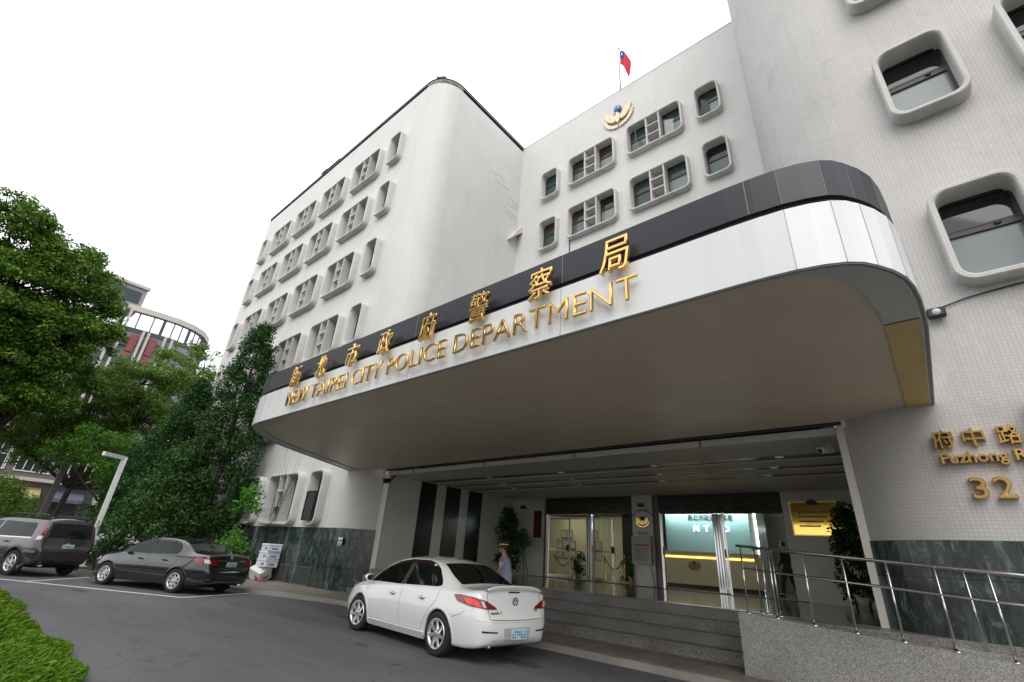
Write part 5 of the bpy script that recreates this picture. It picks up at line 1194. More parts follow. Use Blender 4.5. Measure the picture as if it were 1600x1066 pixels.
def park(root, P, rear, front, k3=(1, 1, 1)):
    """put the left rear and front tyre contacts on two ground points"""
    a, b = Vector(rear), Vector(front); d = (b-a).normalized(); ang = math.atan2(d.y, d.x); k = k3[0]
    n = Vector((-d.y, d.x)); half = .80; o = (a+b)/2-d*((P['xr']+P['xf'])/2*k)-n*half*k3[1]
    root.location = (o.x, o.y, .0); root.rotation_euler = (0, 0, ang); root.scale = k3
wc, _c1 = build_white_sedan(); gc, _c2 = build_grey_sedan(); sc_, _c3 = build_suv()

park(wc, P1, (-6.28, 5.81), (-9.01, 6.10), (1.0, .95, .945))
park(gc, P2_, (-16.15, 5.06), (-18.87, 3.92), (1.05, 1.0, .94))
park(sc_, P3_, (-21.75, 2.22), (-24.4, 1.10), (1.05, .97, 1.0))
far_car = copy_tree(wc); far_car['label'] = 'distant white car half hidden behind the lamp post and shrubs'; far_car.location = (-47.5, 9.3, .12); far_car.rotation_euler = (0, 0, R(200)); far_car.scale = (1.15,)*3

# ------------------------------------------------------------------ people
m_skin = M('skin', (.42, .25, .17), .55); m_hair = M('black hair', (.012, .010, .009), .5)
def skinned(name, nodes, edges, mat, parent, sub=2):
    """nodes: name -> (point, radius); one smooth continuous surface grown round the skeleton"""
    keys = list(nodes); me = bpy.data.meshes.new(name); me.from_pydata([nodes[k][0] for k in keys], [(keys.index(a), keys.index(b)) for a, b in edges], [])
    o = bpy.data.objects.new(name, me); COL.objects.link(o)
    md = o.modifiers.new('s', 'SKIN'); md.use_smooth_shade = True; md.use_x_symmetry = False
    for i, k in enumerate(keys):
        r = nodes[k][1]; me.skin_vertices[0].data[i].radius = r if isinstance(r, tuple) else (r, r)
    me.skin_vertices[0].data[0].use_root = True
    s = o.modifiers.new('u', 'SUBSURF'); s.levels = sub; s.render_levels = sub
    m2 = bpy.data.meshes.new_from_object(o.evaluated_get(bpy.context.evaluated_depsgraph_get())); o.modifiers.clear(); o.data = m2; m2.materials.clear(); m2.materials.append(mat)
    for p in m2.polygons: p.use_smooth = True
    o.parent = parent
    return o
def head(m, c, yaw, s=1.):
    """face mesh: skull, jaw, brow, nose, lips, ears (turned by yaw, +x is forward)"""
    o = len(m.v); n, k = 20, 14
    for i in range(k+1):
        f = i/k; z = -.118+.236*f
        w = math.sin(math.pi*min(max(f, .02), .98))**.55
        for j in range(n):
            t = 2*math.pi*j/n; x, y = math.cos(t), math.sin(t)
            rx = .092*w; ry = .074*w*(.80+.22*min(1, f*1.6))
            if z < -.05: rx *= .86
            px, py = x*rx+(.006 if z < 0 else -.004), y*ry
            if x > .93 and -.045 < z < .03: px += .020*(1-abs(z+.022)/.055 if abs(z+.022) < .055 else 0)   # nose
            if x > .8 and .02 < z < .045: px += .006                                     # brow
            if .6 < x < .96 and abs(y) > .3 and 0 < z < .02: px -= .010                    # eye sockets
            if x > .8 and -.078 < z < -.055: px += .006                                  # lips
            m.v.append((px, py, z))
    for i in range(k):
        for j in range(n): m.sm.add(len(m.f)); m.f.append((o+i*n+j, o+i*n+(j+1) % n, o+i*n+n+(j+1) % n, o+i*n+n+j))
    m.f.append(tuple(o+j for j in range(n))); m.f.append(tuple(o+k*n+j for j in range(n)))
    for sd in (-1, 1): m.ell((-.006, sd*.074, -.006), .020, .010, .030, 10, 6)
    T = Matrix.Translation(c) @ Matrix.Rotation(yaw, 4, 'Z') @ Matrix.Scale(s, 4)
    m.xf(T, o)
def person(label, loc, yaw, shirt, trousers, arms, h=1.70, lean=0, shoes=None, stride=0, sit=False, hair=True):
    """arms: per side (elbow, wrist) offsets in the person's own frame, x forward, y left"""
    k = h/1.72; e = thing('person', label, 'person', loc, yaw)
    def S(p): return tuple(q*k for q in p)
    sh = 1.40; hip = .90; fx = lean
    N = {'pel': (S((0, 0, hip)), (.10*k, .15*k)), 'waist': (S((fx*.4, 0, 1.06)), (.095*k, .135*k)), 'chest': (S((fx*.75, 0, 1.26)), (.11*k, .16*k)), 'neckb': (S((fx, 0, 1.42)), (.062*k, .075*k)), 'neck': (S((fx*1.1+.008, 0, 1.49)), .052*k), 'chin': (S((fx*1.2+.012, 0, 1.555)), .05*k)}
    E = [('pel', 'waist'), ('waist', 'chest'), ('chest', 'neckb'), ('neckb', 'neck'), ('neck', 'chin')]
    shirtN = {q: (N[q][0], tuple(r*1.13 for r in N[q][1])) for q in ('pel', 'waist', 'chest')}; shirtN['neckb'] = (S((fx, 0, 1.425)), (.068*k, .082*k)); shE = [('pel', 'waist'), ('waist', 'chest'), ('chest', 'neckb'), ('pel', 'low')]; shirtN['low'] = (S((0, 0, hip-.06)), (.11*k, .165*k))
    trN = {'pel': (S((0, 0, hip+.02)), (.118*k, .172*k)), 'top': (S((fx*.3, 0, hip+.10)), (.10*k, .145*k))}; trE = [('pel', 'top')]
    hands = []
    for sd, nm in ((1, 'l'), (-1, 'r')):
        st = stride*sd
        N['hip'+nm] = (S((0, .09*sd, hip-.05)), .092*k); N['knee'+nm] = (S((st*.5+.02, .095*sd, .49)), .060*k); N['ank'+nm] = (S((st-.01, .10*sd, .085)), .040*k); N['toe'+nm] = (S((st+.15, .115*sd, .04)), (.045*k, .03*k))
        E += [('pel', 'hip'+nm), ('hip'+nm, 'knee'+nm), ('knee'+nm, 'ank'+nm), ('ank'+nm, 'toe'+nm)]
        for q in ('hip', 'knee', 'ank'): trN[q+nm] = (N[q+nm][0], N[q+nm][1]*1.15+.012*k)
        trE += [('pel', 'hip'+nm), ('hip'+nm, 'knee'+nm), ('knee'+nm, 'ank'+nm)]
        el, wr = arms[0 if sd > 0 else 1]
        N['sh'+nm] = (S((fx*.9, .185*sd, sh-.02)), .060*k); N['el'+nm] = (S(el), .042*k); N['wr'+nm] = (S(wr), .029*k)
        dv = (Vector(wr)-Vector(el)).normalized(); pm = Vector(wr)+dv*.055; side = Vector((0, 0, 1)).cross(dv); side = side.normalized() if side.length > .1 else Vector((1, 0, 0))
        N['palm'+nm] = (S(pm), (.036*k, .018*k)); E += [('chest', 'sh'+nm), ('sh'+nm, 'el'+nm), ('el'+nm, 'wr'+nm), ('wr'+nm, 'palm'+nm)]
        for i, (o_, ln) in enumerate(((-.028, .062), (-.010, .074), (.010, .070), (.027, .055))):
            b = pm+dv*.035+side*o_; c1 = b+dv*ln*.5+side*o_*.2; c2 = c1+dv*ln*.42+Vector((0, 0, -.02))
            for q, p, r in (('a', b, .0095), ('b', c1, .0085), ('c', c2, .007)): N['f%d%s%s' % (i, q, nm)] = (S(p), r*k)
            E += [('palm'+nm, 'f%da%s' % (i, nm)), ('f%da%s' % (i, nm), 'f%db%s' % (i, nm)), ('f%db%s' % (i, nm), 'f%dc%s' % (i, nm))]
        b = Vector(wr)+dv*.03-side*.034; c1 = b+dv*.035-side*.018; N['ta'+nm] = (S(b), .011*k); N['tb'+nm] = (S(c1), .009*k); E += [('palm'+nm, 'ta'+nm), ('ta'+nm, 'tb'+nm)]
        mid = tuple(Vector(N['sh'+nm][0]).lerp(Vector(N['el'+nm][0]), .72 if shirt[1] else 1)); shirtN['sh'+nm] = (N['sh'+nm][0], .074*k); shirtN['sl'+nm] = (mid, .060*k); shE += [('chest', 'sh'+nm), ('sh'+nm, 'sl'+nm)]
        if not shirt[1]: shirtN['cu'+nm] = (N['wr'+nm][0], .040*k); shE.append(('sl'+nm, 'cu'+nm))
    for q in ('pel', 'waist', 'chest'): N[q] = (N[q][0], tuple(r*.78 for r in N[q][1]))
    for nm in 'lr': N['hip'+nm] = (N['hip'+nm][0], N['hip'+nm][1]*.8)
    body = skinned('body', N, E, m_skin, e)
    hm = MB(); head(hm, Vector(S((fx*1.25+.03, 0, 1.60))), 0, k)
    ho = hm.build('head', m_skin, None); me = body.data; bm = bmesh.new(); bm.from_mesh(me); bm.from_mesh(ho.data); bm.to_mesh(me); bm.free(); bpy.data.objects.remove(ho)
    for p in me.polygons: p.use_smooth = True
    hc = Vector(S((fx*1.25+.03, 0, 1.60)))
    m = MB()
    for sd in (-1, 1): m.ell(hc+Vector((.078, sd*.030, .010))*k, .009*k, .014*k, .007*k, 8, 6)
    m.build('eyes', m_black, e)
    skinned('shirt', shirtN, shE, shirt[0], e); skinned('trousers', trN, trE, trousers, e)
    for sd, nm in ((1, 'l'), (-1, 'r')):
        m = MB(); a = Vector(N['ank'+nm][0]); m.ell((a.x+.055*k, a.y, .045*k), .145*k, .052*k, .05*k, 14, 8); m.v = [(x, y, max(z, 0)) for x, y, z in m.v]; m.build('shoe', m_black, e, smooth=True)
    if hair:
        m = MB(); m.ell(hc+Vector((-.012, 0, .028))*k, .100*k, .083*k, .102*k, 20, 12); m.v = [(min(x, hc.x+.062*k) if z < hc.z+.075*k else x, y, max(z, hc.z-.03*k)) for x, y, z in m.v]; m.build('hair', m_hair, e, smooth=True)
    return e, hc, k
m_lav = M('pale lavender shirt', (.42, .43, .60), .8, var=.15, vs=12); m_navy = M('navy trousers', (.012, .014, .03), .8)
ang = R(205)
e, hc, k = person('police officer in a peaked cap and pale lavender shirt leaning beside the white sedan', (-7.42, 8.62, .105), ang, (m_lav, True), m_navy,
                  [((.10, .27, 1.12), (.33, .22, 1.02)), ((.08, -.27, 1.12), (.30, -.16, 1.00))], 1.62, lean=.07, hair=True)
m_cap = M('black cap cloth', (.012, .012, .014), .6); m_capg = M('cap braid yellow', (.80, .48, .06), .4)
m = MB(); m.lathe([(.090, .0), (.094, .035), (.125, .075), (.130, .088), (.09, .105), (0, .112)], hc+Vector((-.005, 0, .072)), 24)
for i, v in enumerate(m.v): m.v[i] = (hc.x+(v[0]-hc.x)*1.08, v[1]*.98, v[2]+.25*max(0, v[0]-hc.x)*(v[2] > hc.z+.1))
m.build('cap', m_cap, e, smooth=True)
m = MB(); m.lathe([(.093, .004), (.0965, .006), (.0985, .026), (.095, .028)], hc+Vector((-.005, 0, .072)), 24); m.v = [(hc.x+(x-hc.x)*1.08, y*.98, z) for x, y, z in m.v]; m.build('cap_band', m_capg, e, smooth=True)
m = MB(); n = 12
for i in range(n+1):
    a = R(-62+124*i/n)
    for (r_, z) in ((.092, .074), (.148, .058), (.148, .052), (.092, .066)): m.v.append((hc.x-.005+r_*math.cos(a)*1.08, r_*math.sin(a)*.82, hc.z+z))
for i in range(n):
    for q in range(4): m.f.append((i*4+q, i*4+(q+1) % 4, i*4+4+(q+1) % 4, i*4+4+q))
m.build('cap_visor', m_capg, e, smooth=True)
m = MB(); m.ell((hc.x+.107, 0, hc.z+.125), .012, .022, .022, 10, 6); m.build('cap_badge', m_gold, e)
for sd in (1, -1):
    m = MB(); m.ell((.05, sd*.262, 1.29), .040, .014, .045, 12, 8); m.build('sleeve_badge', M('red badge', (.55, .07, .05), .7), e)
m = MB(); m.box(-.01, .06, .10, .15, 1.18, 1.34, .01); m.xf(Matrix.Translation((.10, .02, 0))); m.build('radio', m_black, e)
m = MB(); m.tube([(.155, .11, 1.34), (.16, .12, 1.44)], .008, 6); m.build('radio_aerial', m_black, e)
m = MB(); m.box(.105, .125, -.028, .028, 1.33, 1.42, .005); m.build('collar', m_lav, e)
m_dk = M('black suit', (.010, .010, .012), .7)
person('person in black walking across the lobby behind the right hand door', (-4.25, 19.4, FZ), R(150), (m_dk, False), m_dk, [((-.08, .25, 1.12), (.10, .27, .90)), ((.06, -.25, 1.12), (.22, -.25, .93))], 1.72, stride=.22)
person('person with black hair sitting behind the reception desk, left one', (-7.85, 20.95, FZ-.42), R(-90), (m_dk, False), m_dk, [((.08, .25, 1.12), (.30, .2, 1.02)), ((.08, -.25, 1.12), (.3, -.2, 1.02))], 1.70)
person('person bent low behind the reception desk beside the chrome door post', (-6.75, 20.95, FZ-.52), R(-90), (m_dk, False), m_dk, [((.08, .25, 1.12), (.30, .2, 1.02)), ((.08, -.25, 1.12), (.3, -.2, 1.02))], 1.64)

# ------------------------------------------------------------------ vegetation
def leaf_mat(name, cols, rough=.5, thin=.25):
    m = M(name, cols[0], rough, leafvar=cols, spec=.2)
    n = m.node_tree; b = n.nodes['Principled BSDF']; out = n.nodes['Material Output']
    t = n.nodes.new('ShaderNodeBsdfTranslucent'); mx = n.nodes.new('ShaderNodeMixShader'); mx.inputs[0].default_value = thin
    src = b.inputs['Base Color'].links[0].from_socket; n.links.new(src, t.inputs[0]); n.links.new(b.outputs[0], mx.inputs[1]); n.links.new(t.outputs[0], mx.inputs[2]); n.links.new(mx.outputs[0], out.inputs[0])
    return m
L_broad = leaf_mat('broad leaves', [(.022, .075, .012), (.06, .15, .016), (.12, .23, .022), (.20, .30, .04)])
L_dark = leaf_mat('dark glossy leaves', [(.008, .034, .008), (.018, .066, .014), (.036, .105, .020), (.085, .165, .04)], .5, .2)
L_dark2 = leaf_mat('mid glossy leaves', [(.014, .048, .010), (.03, .09, .018), (.06, .145, .028), (.11, .20, .05)], .45, .2)
L_mid = leaf_mat('dark tree leaves', [(.012, .045, .012), (.025, .08, .016), (.05, .13, .02)], .5)
L_lime = leaf_mat('light green leaves', [(.06, .20, .025), (.10, .28, .04), (.16, .36, .06)], .5, .35)
L_yell = leaf_mat('yellow green leaves', [(.06, .13, .02), (.11, .20, .03), (.17, .25, .04)], .5, .3)
L_lawn = leaf_mat('juniper sprigs', [(.025, .085, .008), (.08, .21, .012), (.14, .31, .018), (.25, .39, .035), (.12, .11, .03)], .55, .3)
m_bark = M('bark', (.055, .042, .033), .95, var=.5, vs=8, bump=.5, bs=14)
def leaves(m, c, rad, n, size, rg, up=.35, asp=.5, flat=1.):
    for _ in range(n):
        d = Vector((rg.gauss(0, 1), rg.gauss(0, 1), rg.gauss(0, 1))); d.normalize(); r_ = rad*rg.random()**.45
        p = Vector(c)+Vector((d.x*r_, d.y*r_, d.z*r_*flat))
        nrm = (d*.6+Vector((rg.uniform(-1, 1), rg.uniform(-1, 1), rg.uniform(-.6, 1)+up))).normalized()
        t = nrm.cross(Vector((rg.uniform(-1, 1), rg.uniform(-1, 1), rg.uniform(-1, 1)))).normalized(); b = nrm.cross(t); s = size*rg.uniform(.65, 1.25)
        o = len(m.v); m.v += [tuple(p-t*s*.5), tuple(p+b*s*asp*.5), tuple(p+t*s*.5+nrm*s*.08), tuple(p-b*s*asp*.5)]; m.f.append((o, o+1, o+2, o+3))
def limb(m, a, b, r0, r1, rg, bend=.08, n=6):
    a, b = Vector(a), Vector(b); L = (b-a).length; pts = []; off = Vector((0, 0, 0))
    for i in range(n+1):
        t = i/n; pts.append(a.lerp(b, t)+off*math.sin(math.pi*t)); off += Vector((rg.uniform(-1, 1), rg.uniform(-1, 1), rg.uniform(-.5, .5)))*bend*L/n
    m.tube(pts, r0, 7, radii=[r0+(r1-r0)*i/n for i in range(n+1)]); return pts
def tree(name, label, loc, blobs, leafm, seed, trunk_h, trunk_r, leaf=.17, per=260, clus=.75, density=1., group=None, cat='tree', bare=0):
    """blobs: ellipsoids (centre, radii) that make up the crown; each is filled with leaf clusters reached by limbs"""
    rg = random.Random(seed); e = thing(name, label, cat, loc, 0, group); tr = MB(); cr = MB()
    top = (rg.uniform(-.3, .3), rg.uniform(-.3, .3), trunk_h); limb(tr, (0, 0, -.1), top, trunk_r, trunk_r*.62, rg, .05, 8)
    for (c, rd) in blobs:
        limb(tr, top, (c[0], c[1], c[2]-rd[2]*.2), trunk_r*.5, trunk_r*.12, rg, .12)
        nn = int(density*rd[0]*rd[1]*rd[2]**.5*1.6/clus**2)+5
        for i in range(nn):
            d = Vector((rg.gauss(0, 1), rg.gauss(0, 1), rg.gauss(0, 1)+.25)).normalized(); q = rg.uniform(.55, 1.02)
            p = (c[0]+d.x*rd[0]*q, c[1]+d.y*rd[1]*q, c[2]+d.z*rd[2]*q); r_ = clus*rg.uniform(.6, 1.25)
            leaves(cr, p, r_, int(per*(r_/clus)**2), leaf, rg, flat=.6)
            if i % 4 == 0: limb(tr, (c[0], c[1], c[2]-rd[2]*.2), p, trunk_r*.16, .015, rg, .1, 4)
    tr.build('trunk', m_bark, e); cr.build('crown', leafm, e, smooth=False, clean=False)
    return e
# big broad-leaved trees at the left, with their limbs
def bl(l, k=.62): return [((x, y, z), (r*.95, r, r*k)) for x, y, z, r in l]
tree('broadleaf_tree', 'tallest broad leafed tree with a wide layered crown at the left edge', (-37, .5, .12),
     bl([(1.0, -3.3, 16.6, 2.3), (1, -.3, 15.0, 2.4), (1, -1.8, 13.5, 2.8), (1, 1.6, 14.0, 1.6), (1, .3, 11.2, 2.7), (1, 2.1, 11.8, 1.8), (1, -.7, 9.3, 2.4), (-.5, -6, 15, 3), (0, -5.5, 11, 3), (-1.5, -.5, 12.5, 2.6), (-1, 1.2, 9.6, 2.2), (2.2, -2.8, 11.2, 2.2), (1, -1.2, 7.4, 2.0), (0, 1.0, 7.6, 2.2), (-1, -3.2, 8.4, 2.4)]),
     L_broad, 11, 5.5, .34, leaf=.22, per=190, clus=.72, density=2.5)
tree('broadleaf_tree', 'mid green broad leafed tree under the tall one, between lamp post and hedge', (-42, 5.2, .12),
     bl([(0, -.8, 10.0, 2.5), (0, 1.5, 11.4, 2.3), (0, 3.8, 11.7, 1.9), (0, 2.2, 8.9, 2.7), (0, -.4, 6.9, 2.1), (0, 5.2, 9.2, 1.9), (0, 1.8, 6.0, 1.7), (-1.5, .5, 8.5, 2.4), (1.2, 4, 7.4, 1.6), (-1, -2.6, 8.4, 2.4), (0, -2.8, 5.9, 1.9), (-1, 3.6, 5.4, 1.6), (0, 2.4, 4.5, 1.6), (0, 4.4, 4.3, 1.9), (1, -4.2, 6.6, 1.9), (-1, -1.2, 5.7, 1.8), (0, 6.2, 6.6, 2.0)]), L_yell, 12, 3.6, .24, leaf=.20, per=160, clus=.72, density=2.0)
tree('broadleaf_tree', 'thin crowned yellow green tree beyond, in front of the curved apartment block', (-56, 15, .12),
     bl([(0, -3.4, 17.6, 2.6), (0, -4.4, 15.4, 2.5), (0, -1.8, 19.3, 1.5), (0, -.4, 16.8, 2.0), (0, -1.5, 14, 3), (0, -6, 13.5, 2.8), (0, 1.4, 13.5, 2.4)]), L_yell, 13, 9, .28, leaf=.25, per=130, clus=.8, density=.85)
tree('broadleaf_tree', 'small tree with sparse crown between the apartment block and the white office wing', (-52, 19.5, .12),
     bl([(0, -2.6, 15.5, 1.9), (.5, -.8, 17.0, 1.3), (.5, -3.6, 13, 2.2), (.5, -.5, 13, 2.2), (0, -2, 10, 2.6)], .8), L_mid, 14, 7, .22, leaf=.24, per=130, clus=.75, density=.9)
tree('broadleaf_tree', 'small bright lime green tree right behind the white lamp post', (-36, 6.4, .12),
     bl([(0, -.6, 5.2, 1.5), (0, .9, 5.9, 1.4), (0, -1.7, 6.1, 1.3), (.4, .4, 4.2, 1.2), (0, -2.6, 5.0, 1.1)]), leaf_mat('lime tree leaves', [(.05, .15, .015), (.09, .23, .025), (.14, .30, .04)], .5, .3), 15, 2.6, .13, leaf=.16, per=120, clus=.6, density=1.2)
# trees across the drive, behind the viewer, that the windows and paint mirror
big_ = next(o for o in bpy.data.objects if o.get('label', '').startswith('tallest broad')); mid_ = next(o for o in bpy.data.objects if o.get('label', '').startswith('mid green'))
for src_, loc_, rz_, lb_ in ((big_, (-23, -10.5, .1), 70, 'tall broad leafed tree across the drive opposite the grey sedan'), (mid_, (-14, -12, .1), 200, 'mid green tree across the drive opposite the white sedan'), (big_, (-6, -17, .1), 150, 'tall broad leafed tree across the drive opposite the entrance'), (mid_, (3, -14, .1), 20, 'mid green tree across the drive opposite the ramp')):
    c_ = copy_tree(src_); c_['label'] = lb_; c_.location = loc_; c_.rotation_euler = (0, 0, R(rz_))
def cone_tree(label, loc, h, r, seed, leafm, leaf=.15, per=120, z0=1.2, col=.72):
    rg = random.Random(seed); e = thing('evergreen_tree', label, 'tree', loc, 0, None); tr = MB(); cr = MB()
    limb(tr, (0, 0, -.1), (0, 0, h*.95), .16, .03, rg, .02, 8)
    n = int(h*(r+.5)*13)
    for i in range(n):
        f = (i+rg.random())/n; f = 1-(1-f)**.62 if False else f**.8; z = z0+(h-z0)*f; prof = (1-f)**col*(.62+.38*math.sin(min(1, f*5)*math.pi/2)); a = rg.uniform(0, 2*math.pi)
        lump = 1+.22*math.sin(3*a+z*1.9+seed)+.14*math.sin(5*a-z*3.1)
        q = r*prof*lump*rg.uniform(.45, 1.05)+.08; p = (q*math.cos(a), q*math.sin(a), z); s = rg.uniform(.32, .62)*(.55+.55*(1-f))
        leaves(cr, p, s, int(per*(s/.45)**1.6), leaf, rg, up=.2, asp=.42, flat=.9)
        if i % 5 == 0: limb(tr, (0, 0, z-.35), p, .03, .01, rg, .05, 3)
    tr.build('trunk', m_bark, e); cr.build('crown', leafm, e, smooth=False, clean=False)
    return e
cone_tree('tallest dark conical evergreen against the white office wing beside the canopy', (-24.4, 7.9, .12), 11.5, 1.75, 21, L_dark, z0=1.6, col=.5)
cone_tree('dark conical evergreen with a broad skirt, second from the canopy', (-28.8, 7.2, .12), 9.0, 2.35, 22, L_dark, z0=1.3)
cone_tree('shorter dark evergreen nearest the white lamp post', (-32.2, 6.9, .12), 6.8, 2.1, 23, L_mid, z0=1.2)
cone_tree('low dense dark evergreen in front of the tall conical ones, behind the parked grey sedan', (-25.2, 6.7, .12), 5.2, 2.1, 24, L_dark2, z0=1.0)
def shrub(name, label, loc, rx, ry, h, seed, leafm, n=60, leaf=.10, per=90, clus=.28, group=None, cat='shrub', stems=7):
    rg = random.Random(seed); e = thing(name, label, cat, loc, 0, group); cr = MB(); tr = MB()
    for i in range(stems): limb(tr, (rg.uniform(-.15, .15), rg.uniform(-.15, .15), -.03), (rg.uniform(-rx, rx)*.7, rg.uniform(-ry, ry)*.7, h*rg.uniform(.5, .85)), .025, .008, rg, .1, 4)
    for i in range(n):
        a = rg.uniform(0, 2*math.pi); t = rg.random()**.5; z = h*rg.uniform(.12, 1); q = math.sqrt(max(0, 1-(z/h)**2.6))*(.35+.65*t)
        leaves(cr, (rx*q*math.cos(a), ry*q*math.sin(a), z), clus*rg.uniform(.7, 1.2), per, leaf, rg)
    tr.build('stem', m_bark, e); cr.build('foliage', leafm, e, smooth=False, clean=False); return e
shrub('young_tree', 'light green leafy sapling in front of the lowest office windows', (-20.9, 8.2, .12), .95, .6, 3.25, 31, L_lime, n=26, leaf=.15, per=46, clus=.34, cat='sapling')
shrub('shrub', 'small dark shrub between the grey sedan and the foam boxes', (-21.0, 8.6, .12), .6, .5, 1.0, 32, L_mid, n=34, per=60)
for i, (x, y, h) in enumerate(((-22.6, 7.2, .8), (-24.6, 6.2, .9), (-27.0, 5.6, 1.0))):
    shrub('shrub', ['low green shrub behind the boot of the grey sedan', 'low green shrub behind the cabin of the grey sedan', 'low green shrub between the lamp post and the evergreens'][i], (x, y, .12), 1.3, .8, h, 33+i, L_mid, n=60, per=60, group='low shrubs along the planting bed')
shrub('round_hedge', 'large rounded clipped shrub behind the roof of the bronze grey car', (-28.6, 1.0, .12), 2.4, 2.3, 3.05, 40, L_yell, n=330, leaf=.11, per=60, clus=.34)
# twigs climbing the wall
bt = thing('bare_twigs', 'thin bare twigs climbing in front of the pale wall by the lowest windows', 'twigs', (-20.2, 9.0, 2.0)); m = MB(); rg = random.Random(5)
for i in range(9): limb(m, (rg.uniform(-.4, .2), 0, rg.uniform(-.2, .6)), (rg.uniform(-.8, 1.3), rg.uniform(-.1, .2), rg.uniform(1.6, 3.2)), .012, .004, rg, .15, 6)
m.build('twigs', m_bark, bt)
# juniper bed in the foreground
def lawn():
    rg = random.Random(77); m = MB()
    def hgt(x, y): return .20+.06*math.sin(1.7*x+.6*y)+.05*math.sin(3.1*x-2.3*y+1)+.035*math.sin(6.3*x+4.1*y)
    N_ = 175000
    for i in range(N_):
        x = -3.6-13.5*rg.random()**1.5; e_ = 1.62+.10*math.sin(1.3*x)+.06*math.sin(4.1*x); w = 3.4 if x > -9 else 2.4
        y = e_-w*rg.random()**1.25
        z = hgt(x, y)*min(1, .35+(e_-y)*1.6)*rg.uniform(.35, 1.05); a = rg.gauss(.9, .9)
        L = rg.uniform(.028, .068)*(1 if x > -9 else 1.4); d = Vector((math.cos(a)*.75, math.sin(a)*.75, rg.uniform(.15, .9))).normalized()
        s = d.cross(Vector((rg.uniform(-1, 1), rg.uniform(-1, 1), .6))).normalized()*L*.13; p = Vector((x, y, z))
        o = len(m.v); m.v += [tuple(p-s), tuple(p+s), tuple(p+d*L*.6+s*.9), tuple(p+d*L+Vector((0, 0, -.01))), tuple(p+d*L*.6-s*.9)]; m.f.append((o, o+1, o+2, o+3, o+4))
    return m
tag(lawn().build('juniper_groundcover', L_lawn, None, smooth=False, clean=False), 'bright green feathery ground cover along the near edge of the drive', 'ground cover', kind='stuff')
m = MB(); m.prism([(-3.2, 1.35), (-18, 1.35), (-26, -.8), (-26, -9), (-3.2, -9)], -.02, .09, 'z'); tag(m.build('juniper_bed', M('bed soil green', (.02, .04, .012), .95, var=.4, vs=5)), kind='structure')
# potted plants in the entrance and lobby
m_pot = M('white glazed pot', (.55, .55, .52), .3)
def potted(label, loc, h, rx, seed, leafm, pot=.22, leaf=.13, n=60, group=None):
    e = shrub('potted_plant', label, loc, rx, rx, h, seed, leafm, n=n, leaf=leaf, per=26, clus=.22, cat='potted plant', stems=5)
    m = MB(); m.lathe([(0, 0), (pot*.7, 0), (pot, pot*1.5), (pot*.9, pot*1.5), (pot*.86, pot*1.3), (0, pot*1.3)], n=20); m.build('pot', m_pot, e); return e
potted('tall dark leafy plant in a pot by the left entrance wall', (-13.75, 15.9, FZ), 2.45, .48, 51, L_dark, n=90)
potted('tall dark leafy plant in a pot below the gold plaque', (-1.85, 15.6, FZ), 2.35, .40, 52, L_dark, n=90)
potted('small leafy plant in the lobby by the left rope posts', (-12.5, 19.4, FZ), .95, .35, 53, L_mid, pot=.15, n=22)
potted('small leafy plant in the lobby by the right rope posts', (-10.0, 19.4, FZ), .85, .35, 54, L_mid, pot=.15, n=22)
fs = thing('flower_stand', 'round dark leafy arrangement on a thin tripod by the left entrance wall', 'flower stand', (-12.95, 15.9, FZ)); m = MB(); rg = random.Random(9)
for i in range(16): leaves(m, (rg.uniform(-.25, .25), rg.uniform(-.15, .15), 1.35+rg.uniform(-.3, .3)), .2, 40, .09, rg)
m.build('foliage', L_mid, fs, smooth=False, clean=False)
for a in (90, 215, 325):
    m = MB(); m.tube([(0, 0, 1.2), (.42*math.cos(R(a)), .42*math.sin(R(a)), 0)], .014, 6); m.build('leg', m_black, fs)
# ------------------------------------------------------------------ buildings beyond the trees
m_farw = M('pale rendered wall', (.50, .46, .43), .8, var=.1, vs=.3); m_farg = M('grey balcony wall', (.22, .22, .24), .7, var=.1, vs=.5); m_farr = M('red brick panel', (.26, .07, .085), .8, var=.15, vs=2); m_farb = M('dark far glass', (.03, .045, .05), .15)
fb = thing('apartment_tower', 'tall apartment block with a curved open roof frame, white piers and red panels', 'apartment block', (-92, 12, 0))
def fpath(s):   # plan path of the front: straight, then curving away to the right
    return None
FP = [(-95, -6), (-94.3, -1), (-93.6, 4), (-92.9, 9), (-92.2, 13), (-92.0, 16), (-92.6, 18.5), (-94, 20.5), (-96.5, 22), (-100, 23)]
zt = 35.2
def fstrip(z0, z1, mat, name, d=.6, off=0, a=0, b=None):
    p = FP[a:b]; o1_ = offs(p, off); o2_ = offs(p, off-d) if True else 0; mm = MB(); mm.prism(o1_+o2_[::-1], z0, z1, 'z'); return mm.build(name, mat, fb, rel=True)
SIGN = 1
fstrip(zt-.9, zt, m_farw, 'roof_beam', 1.0, .35, 3); fstrip(20, zt-4.4, m_farg, 'wall', 2.5, 0); fstrip(zt-4.4, zt-3.7, m_farb, 'glass_balustrade', .1, .1, 3)
for z in (20.5, 23.7, 26.9): fstrip(z+1.5, z+2.9, m_farb, 'window_band', .3, .12, 2, 7)
mm = [(-93.05, 8), (-92.75, 10), (-92.45, 11.8), (-92.15, 14.2), (-92.0, 16)]
for i, (x, y) in enumerate(((-92.95, 8.6), (-92.75, 9.6), (-92.35, 12.2), (-92.25, 12.9), (-92.05, 15.2), (-92.1, 16.2))):
    m = MB(); m.box(x+.1, x+.7, y-.16, y+.16, 18, zt-4.0 if i > 1 else zt-.9); m.build('pier', m_farw, fb, rel=True)
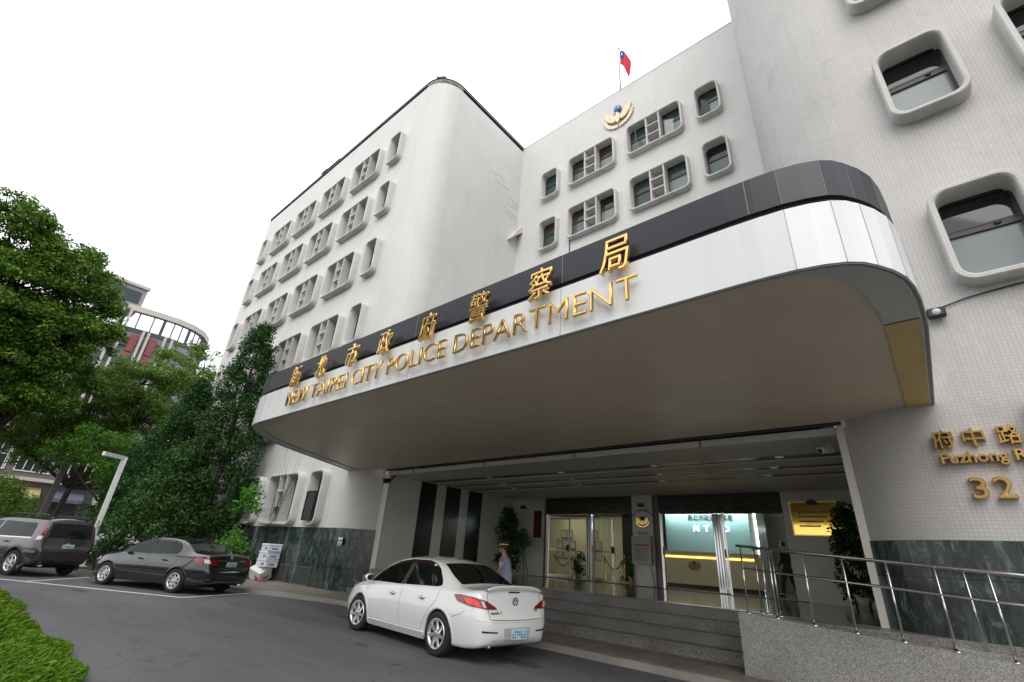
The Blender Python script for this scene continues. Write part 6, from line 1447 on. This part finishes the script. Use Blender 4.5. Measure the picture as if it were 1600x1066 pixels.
for i in range(13):
    t = 3+i*.48; k_ = int(t); f = t-k_
    if k_+1 >= len(FP): break
    x = FP[k_][0]+(FP[k_+1][0]-FP[k_][0])*f; y = FP[k_][1]+(FP[k_+1][1]-FP[k_][1])*f; w = .22 if i % 3 == 0 else .09
    m = MB(); m.box(x-.2, x+.1, y-w, y+w, zt-3.9, zt-.9); m.build('column', m_farb, fb, rel=True)
for (y, w) in ((11.3, 1.0), (13.8, 1.0)):
    for z in (21.1, 24.3, 27.5):
        x = -92.45 if y < 12 else -92.18; m = MB(); m.box(x+.2, x+.35, y-w/2, y+w/2, z, z+2.9); m.build('red_panel', m_farr, fb, rel=True)
        m = MB(); m.box(x+.4, x+.45, y-w/2-1.0 if y < 12 else y+.6, y-w/2-.1 if y < 12 else y+1.3, z+.7, z+1.7); m.build('window', m_farb, fb, rel=True)
m = MB(); m.box(-99, -93.0, 3.5, 10.6, zt+.0, zt+3.3); m.build('roof_house', M('grey roof house', (.28, .26, .27), .7), fb, rel=True)
m = MB(); m.box(-92.99, -92.9, 4.2, 10.0, zt+.5, zt+2.6); m.build('window', m_farb, fb, rel=True)
m = MB(); m.box(-93.2, -92.6, 3.3, 10.8, zt+3.3, zt+3.8); m.build('roof_edge', m_farw, fb, rel=True)
m = MB(); m.box(-106, -95.6, -8, 20, 0, zt-4.6); m.build('core', m_farg, fb, rel=True)
sb = thing('shop_building', 'low grey building with grid windows and yellow blue shop awnings behind the hedge', 'shop', (-64, 4, 0))
m = MB(); m.box(-72, -64, -8, 26, 0, 9.5); m.build('wall', M('grubby pale wall', (.17, .155, .15), .8, var=.3, vs=.6), sb, rel=True)
m = MB(); m.box(-64, -63.0, -8, 26, 9.0, 9.6); m.box(-64, -63.2, -8, 26, 5.1, 5.4); m.build('ledge', m_farw, sb, rel=True)
for i in range(9):
    y = -6+3.2*i
    for z in (5.9,):
        m = MB(); m.ring(rr(y, y+2.6, z, z+2.6, .02, 1), rr(y+.08, y+2.52, z+.08, z+2.52, .02, 1), -63.9, -64.0, 'x'); [m.box(-63.98, -63.92, y+.6*k, y+.6*k+.06, z, z+2.6) for k in range(1, 5)]; m.box(-63.98, -63.92, y, y+2.6, z+1.3, z+1.36)
        f_ = m.build('window', m_white, sb, rel=True)
        m = MB(); m.box(-63.99, -63.95, y, y+2.6, z, z+2.6); p_ = m.build('pane', m_farb, sb, rel=True)
    m = MB(); m.prism([(-63.9, 4.6), (-62.6, 3.8), (-62.6, 3.5), (-63.9, 3.5)], y+.1, y+2.5, 'y')
    m.build('awning', [M('yellow awning', (.40, .33, .14), .7), M('blue awning', (.10, .10, .15), .7), m_farw][i % 3], sb, rel=True)
    m = MB(); m.box(-63.99, -63.9, y+.2, y+2.4, .2, 3.3); m.build('shopfront', m_farb, sb, rel=True)
wl = thing('garden_wall', 'low concrete wall closing the planting bed far behind the lamp post', 'wall', (-58, 10, 0)); m = MB(); m.box(-58.2, -57.9, -12, 30, 0, 1.5); m.build('wall', concrete, wl, rel=True); m = MB(); m.box(-58.3, -57.8, -12, 30, 1.502, 1.6); m.build('coping', m_farw, wl, rel=True)
